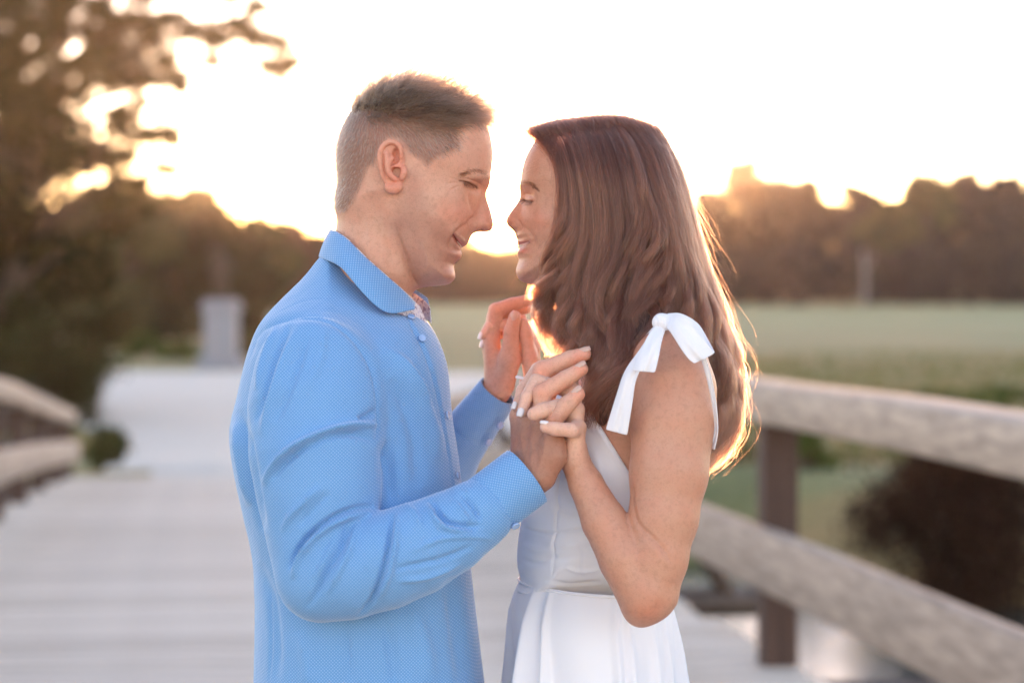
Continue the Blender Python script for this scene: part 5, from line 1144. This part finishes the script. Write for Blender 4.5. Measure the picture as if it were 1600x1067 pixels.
# waist seam piping
a = th[::4]; V, F = tube_np(np.stack([P(930, 0)[0] + m_px(120) * np.cos(np.append(a, a[0])), 0.113 * np.sin(np.append(a, a[0])), np.full(len(a) + 1, P(0, 905)[2]) - .006 - .006 * np.cos(np.append(a, a[0]))], 1), .0016, 6, cap=False); link('waist_seam', mesh_np('waist_seam', V, F), M_dress, dress)
# straps and the shoulder bow
ST = dict(n=30, m=7, thick=.0009)
band('strap', [(906, 622, -.098), (935, 596, -.110), (965, 568, -.122), (1000, 532, -.140), (1028, 503, -.160)], [(918, 636, -.110), (948, 608, -.122), (976, 582, -.140), (1006, 548, -.165), (1036, 513, -.185)], M_dress, dress, **ST)
band('strap', [(1040, 500, -.165), (1058, 520, -.10), (1070, 560, -.07), (1078, 620, -.06), (1080, 730, -.07)], [(1046, 508, -.18), (1070, 525, -.12), (1080, 565, -.09), (1086, 620, -.08), (1088, 730, -.085)], M_dress, dress, **ST)
band('strap', [(906, 622, .098), (935, 596, .105), (965, 568, .115), (1000, 540, .12), (1040, 520, .12)], [(918, 636, .11), (948, 608, .12), (976, 582, .13), (1006, 556, .14), (1050, 540, .14)], M_dress, dress, **ST)
bow = empty('shoulder_bow', P(1040, 505, -.2), dress); bow.matrix_parent_inverse = world(dress).inverted()
bk = dict(n=34, m=9, thick=.0007, wav=.0018)
# front tail, front loop, back loop, back tail
band('ribbon', [(1026, 506, -.205), (1000, 545, -.220), (976, 580, -.222), (962, 620, -.220), (946, 671, -.214)], [(1036, 520, -.212), (1016, 556, -.228), (995, 590, -.232), (988, 630, -.230), (980, 680, -.222)], M_dress, bow, bulge=.003, seed=1, **bk)
band('ribbon', [(1028, 504, -.205), (1012, 525, -.225), (1000, 550, -.240), (992, 568, -.243), (988, 579, -.243)], [(1040, 514, -.210), (1034, 535, -.232), (1030, 555, -.246), (1026, 572, -.249), (1023, 582, -.249)], M_dress, bow, bulge=.005, seed=2, **bk)
band('ribbon', [(1046, 492, -.200), (1060, 490, -.220), (1078, 505, -.236), (1100, 530, -.244), (1117, 552, -.244)], [(1038, 508, -.205), (1048, 520, -.230), (1064, 545, -.248), (1075, 560, -.252), (1085, 568, -.252)], M_dress, bow, bulge=.004, seed=3, **bk)
band('ribbon', [(1042, 490, -.196), (1064, 490, -.186), (1090, 505, -.180), (1106, 530, -.196), (1117, 551, -.236)], [(1050, 496, -.200), (1068, 500, -.196), (1082, 515, -.192), (1092, 535, -.205), (1098, 556, -.240)], M_dress, bow, bulge=.003, seed=4, **bk)
band('ribbon', [(1094, 556, -.222), (1104, 590, -.218), (1112, 630, -.208), (1116, 670, -.196), (1110, 700, -.190)], [(1102, 556, -.226), (1112, 590, -.222), (1120, 635, -.212), (1122, 675, -.200), (1117, 703, -.194)], M_dress, bow, bulge=.002, seed=5, **bk)
fk = Field(np.array(P(1037, 505, -.21)) - .03, np.array(P(1037, 505, -.21)) + .03, .0012); fk.ell(P(1036, 503, -.208), (.011, .011, .009), rot=-.5); fk.chain([(1027, 505, -.207, 8), (1047, 500, -.207, 8)], k=.004)
V, Q = fk.mesh(2); ks = Sculpt(V, Q)
for o in (-6, -1, 4): ks.stroke([(1030 + o, 494), (1033 + o, 503), (1032 + o, 514)], 1.6, -.0012)
link('knot', mesh_np('knot', V, Q), M_dress, bow)
for s in (-1, 1):
    xs_ = P(960, 0)[0]; V, F = tube_np(spline([(xs_ + .07, s * .07, zb + .06), (xs_, s * .07, zb + .04), (xs_ - .09, s * .07, zb + .025)], 10), np.interp(np.linspace(0, 1, 10), [0, .2, .6, 1], [.02, .032, .035, .012]), 12); link('shoe', mesh_np('shoe', V, F), M_dress, woman)
# ---- her hair: guide locks over the near side, mirrored for the far side
GU = [  # root to tip, (px, py, y)
 [(846, 204, -.012), (858, 222, -.040), (868, 250, -.062), (874, 290, -.074), (872, 335, -.078), (865, 380, -.078), (855, 420, -.074), (846, 450, -.070), (842, 480, -.070), (848, 515, -.075), (862, 545, -.085), (872, 560, -.09)],
 [(856, 198, -.010), (872, 220, -.045), (884, 255, -.070), (892, 300, -.081), (892, 345, -.086), (882, 390, -.088), (872, 430, -.088), (868, 470, -.090), (880, 510, -.100), (892, 540, -.110), (890, 565, -.115)],
 [(870, 193, -.008), (890, 220, -.050), (904, 262, -.078), (912, 315, -.087), (910, 365, -.092), (900, 410, -.096), (898, 455, -.102), (915, 500, -.115), (935, 545, -.135), (938, 585, -.150), (928, 625, -.155), (930, 668, -.150)],
 [(890, 190, -.006), (910, 220, -.052), (924, 265, -.081), (934, 320, -.090), (936, 375, -.096), (926, 425, -.102), (930, 475, -.112), (952, 520, -.130), (962, 560, -.150), (948, 600, -.162), (934, 640, -.162), (936, 672, -.155)],
 [(912, 187, -.005), (935, 220, -.053), (950, 270, -.083), (958, 325, -.093), (960, 380, -.099), (950, 432, -.107), (956, 482, -.118), (980, 525, -.140), (984, 562, -.160), (962, 600, -.172), (946, 625, -.172)],
 [(934, 185, -.004), (960, 220, -.053), (976, 272, -.083), (986, 330, -.094), (990, 385, -.100), (984, 440, -.110), (992, 485, -.122), (1010, 520, -.145), (1008, 548, -.165), (985, 570, -.175)],
 [(955, 185, -.003), (985, 222, -.052), (1002, 275, -.081), (1014, 335, -.092), (1024, 392, -.098), (1024, 445, -.106), (1030, 485, -.118), (1042, 500, -.135)],
 [(974, 187, -.003), (1006, 224, -.049), (1026, 280, -.076), (1040, 340, -.086), (1052, 400, -.092), (1062, 455, -.095), (1076, 505, -.098), (1096, 560, -.100), (1118, 615, -.095), (1128, 660, -.09), (1116, 700, -.09), (1104, 730, -.09)],
 [(990, 191, -.002), (1026, 228, -.044), (1046, 285, -.067), (1060, 345, -.075), (1072, 400, -.080), (1086, 455, -.083), (1104, 510, -.086), (1124, 565, -.086), (1140, 620, -.080), (1138, 665, -.075), (1122, 702, -.075), (1112, 738, -.075)],
 [(1004, 197, -.001), (1040, 234, -.036), (1060, 290, -.052), (1074, 345, -.057), (1086, 395, -.060), (1100, 450, -.062), (1118, 505, -.064), (1136, 560, -.064), (1150, 615, -.058), (1150, 662, -.052), (1132, 705, -.05), (1104, 745, -.05)],
 [(1014, 203, .0), (1049, 242, -.020), (1068, 292, -.028), (1080, 340, -.030), (1092, 390, -.031), (1108, 445, -.032), (1126, 500, -.032), (1144, 560, -.030), (1156, 625, -.025), (1150, 680, -.02), (1128, 720, -.02), (1100, 748, -.02)],
 [(1018, 206, .01), (1052, 246, .005), (1070, 294, .004), (1081, 340, .004), (1092, 390, .003), (1107, 445, .003), (1124, 500, .003), (1142, 560, .004), (1153, 630, .006), (1146, 690, .008), (1122, 730, .01)]]
GU = [[(a - (min(20, max(0, b - 470) * .10) if gi >= 7 else 0), b, y) for a, b, y in g] for gi, g in enumerate(GU)]
GN = [spline([P(*p) for p in g], 40) for g in GU]
gm = np.array(GN)                                     # guides x 40 x 3
rng = np.random.default_rng(77)
NL = 10                                                # locks per guide interval
def lay(n, lo, hi, spread, depth, wav, tip=(.78, 1.0), far=False, stray=0.0, lock=True):
    out, shd = [], []
    g = rng.uniform(lo, hi, n); L = rng.uniform(tip[0], tip[1], n)
    for a, l in zip(g, L):
        lk = math.floor(a * NL); r2 = np.random.default_rng(lk * 13 + 5); ph, fq = r2.uniform(0, 6.28), r2.uniform(9.5, 14.0)
        ac = (lk + .5) / NL; pull = r2.uniform(.25, .65); off = r2.normal(0, 1, 3); dpt = abs(r2.normal()); shade = math.exp(r2.normal(0, .26)); lamp = r2.uniform(.5, 1.3)
        m = 34; t = np.linspace(0, l, m); aa = np.clip(a + (ac - a) * pull * smoothstep(.15, .8, t), 0, len(gm) - 1.001)
        k = aa.astype(int); f = (aa - k)[:, None]; u = t * 39; i = np.minimum(u.astype(int), 38); w_ = (u - i)[:, None]
        base = (gm[k, i] * (1 - w_) + gm[k, i + 1] * w_) * (1 - f) + (gm[k + 1, i] * (1 - w_) + gm[k + 1, i + 1] * w_) * f
        amp = wav * lamp * smoothstep(.34, .72, t)
        o = rng.normal(0, 1, 3) * spread * (.25 + .75 * t[:, None]) * np.array([1, .55, .6]) + off * .0036 * smoothstep(.1, .8, t)[:, None] * np.array([1, .5, .4])
        dep = (depth * abs(rng.normal()) + .0045 * dpt) * smoothstep(0, .2, t)
        jx = rng.normal(0, .0006, (m, 3)).cumsum(0) * .3
        p = base + o + jx; p[:, 0] += amp * np.sin(fq * 2 * t + ph); p[:, 1] += dep + .7 * amp * np.cos(fq * 2 * t + ph)
        if stray:
            s = rng.normal(0, stray, 3) * np.array([1, .5, .7]); p = p + s[None] * (smoothstep(.3, 1, t / l) ** 1.5)[:, None]; p[:, 0] += stray * .5 * np.sin(t * rng.uniform(6, 14) + rng.uniform(0, 6)) * smoothstep(.4, 1, t / l)
        if far: p[:, 1] = -p[:, 1] * .95
        if a < 1.6: p[:, 0] -= abs(rng.normal(0, .009)) * (1 - a / 1.6) * (1 - smoothstep(.02, .30, t))
        rj = rng.normal(0, 1, 3) * np.array([.004, .006, .0022]); p = p + rj[None] * (1 - smoothstep(0, .12, t))[:, None]
        out.append(p); shd.append(shade * math.exp(rng.normal(0, .32)))
    return out, shd
# solid mass below the strands
fh = Field((P(835, 0)[0], -.20, 1.32), (P(1175, 0)[0], .12, 1.765), .0026)
def inward(p):
    c = np.array([P(np.interp(p[2], [P(0, 700)[2], P(0, 420)[2], P(0, 300)[2]], [1040, 985, 950]), 0)[0], 0.02 if p[1] < 0 else -.02, min(p[2], P(0, 300)[2])])
    d = c - p; return d / (np.linalg.norm(d) + 1e-6)
for gi, g in enumerate(gm):
    if gi < 2: continue
    rr = np.interp(np.linspace(0, 1, 40), [0, .12, .45, .7, .9, 1], [.008, .016, .020, .017, .012, .004])
    if gi < 3: rr = rr * np.interp(np.linspace(0, 1, 40), [0, .3, .5, 1], [.7, .55, .45, .4])
    for q in range(0, 38, 2):
        inw = inward(g[q]) * (rr[q] + np.interp(q, [0, 10, 20, 40], [.013, .010, .007, .005])); fh.cone(g[q] + inw, g[q + 2] + inw, rr[q], rr[q + 2], k=.006)
    if gi > 1:
        gf = g * np.array([1, -1, 1])
        for q in range(0, 22, 2): inw = inward(gf[q]) * (rr[q] + .010); fh.cone(gf[q] + inw, gf[q + 2] + inw, rr[q], rr[q + 2], k=.006)
fh.inflate([(880, 236), (908, 222), (945, 217), (985, 224), (1008, 238), (1024, 262), (1046, 290), (1052, 350), (1060, 420), (1040, 470), (990, 480), (935, 440), (905, 400), (890, 330), (884, 260)], 0, .06, .066, k=.01)
V, Q = fh.mesh(3)
M_hmass = mat_plain('hair_mass', (0.045, 0.019, 0.012), .7, .4, 120.0)
hair = link('hair', mesh_np('hair', V, Q), M_hmass, woman)
def both(*ls): return [p for l in ls for p in l[0]], [q for l in ls for q in l[1]]
lines, shd = both(lay(13000, .3, 11, .0034, .005, .0115), lay(3000, 0.0, 2.2, .0030, .004, .006, (.7, 1)), lay(2500, 2, 11, .006, .003, .010, (.8, 1)), lay(3500, .6, 11, .004, .004, .004, (.5, .9), far=True), lay(3600, 0.2, 3.2, .004, .006, .006, (.7, 1), far=True), lay(1800, 0.0, 1.6, .0035, .008, .006, (.8, 1)))
strands('hair_strands', lines, .00014, .00006, H_long, hair, shd)
hl, hs = both(lay(4200, .3, 11, .0038, .0012, .0115)); strands('hair_locks', hl, .00022, .00008, H_long, hair, np.array(hs) * 1.25)
bb, bs = both(lay(900, 0, 1.0, .004, .001, 0, (.10, .32), stray=.004)); strands('baby_hair', bb, .00008, .00003, H_long, hair, bs)
fly, fs_ = both(lay(330, 6.0, 11, .006, .0, .009, (.6, 1), stray=.014), lay(260, 0, 4, .005, 0, .006, (.5, 1), stray=.013), lay(140, 8, 11, .004, 0, .003, (.25, .6), stray=.012), lay(500, .1, 11, .003, -.003, 0, (.08, .4), stray=.006))
strands('loose_strands', fly, .00007, .00003, H_long, hair, fs_)
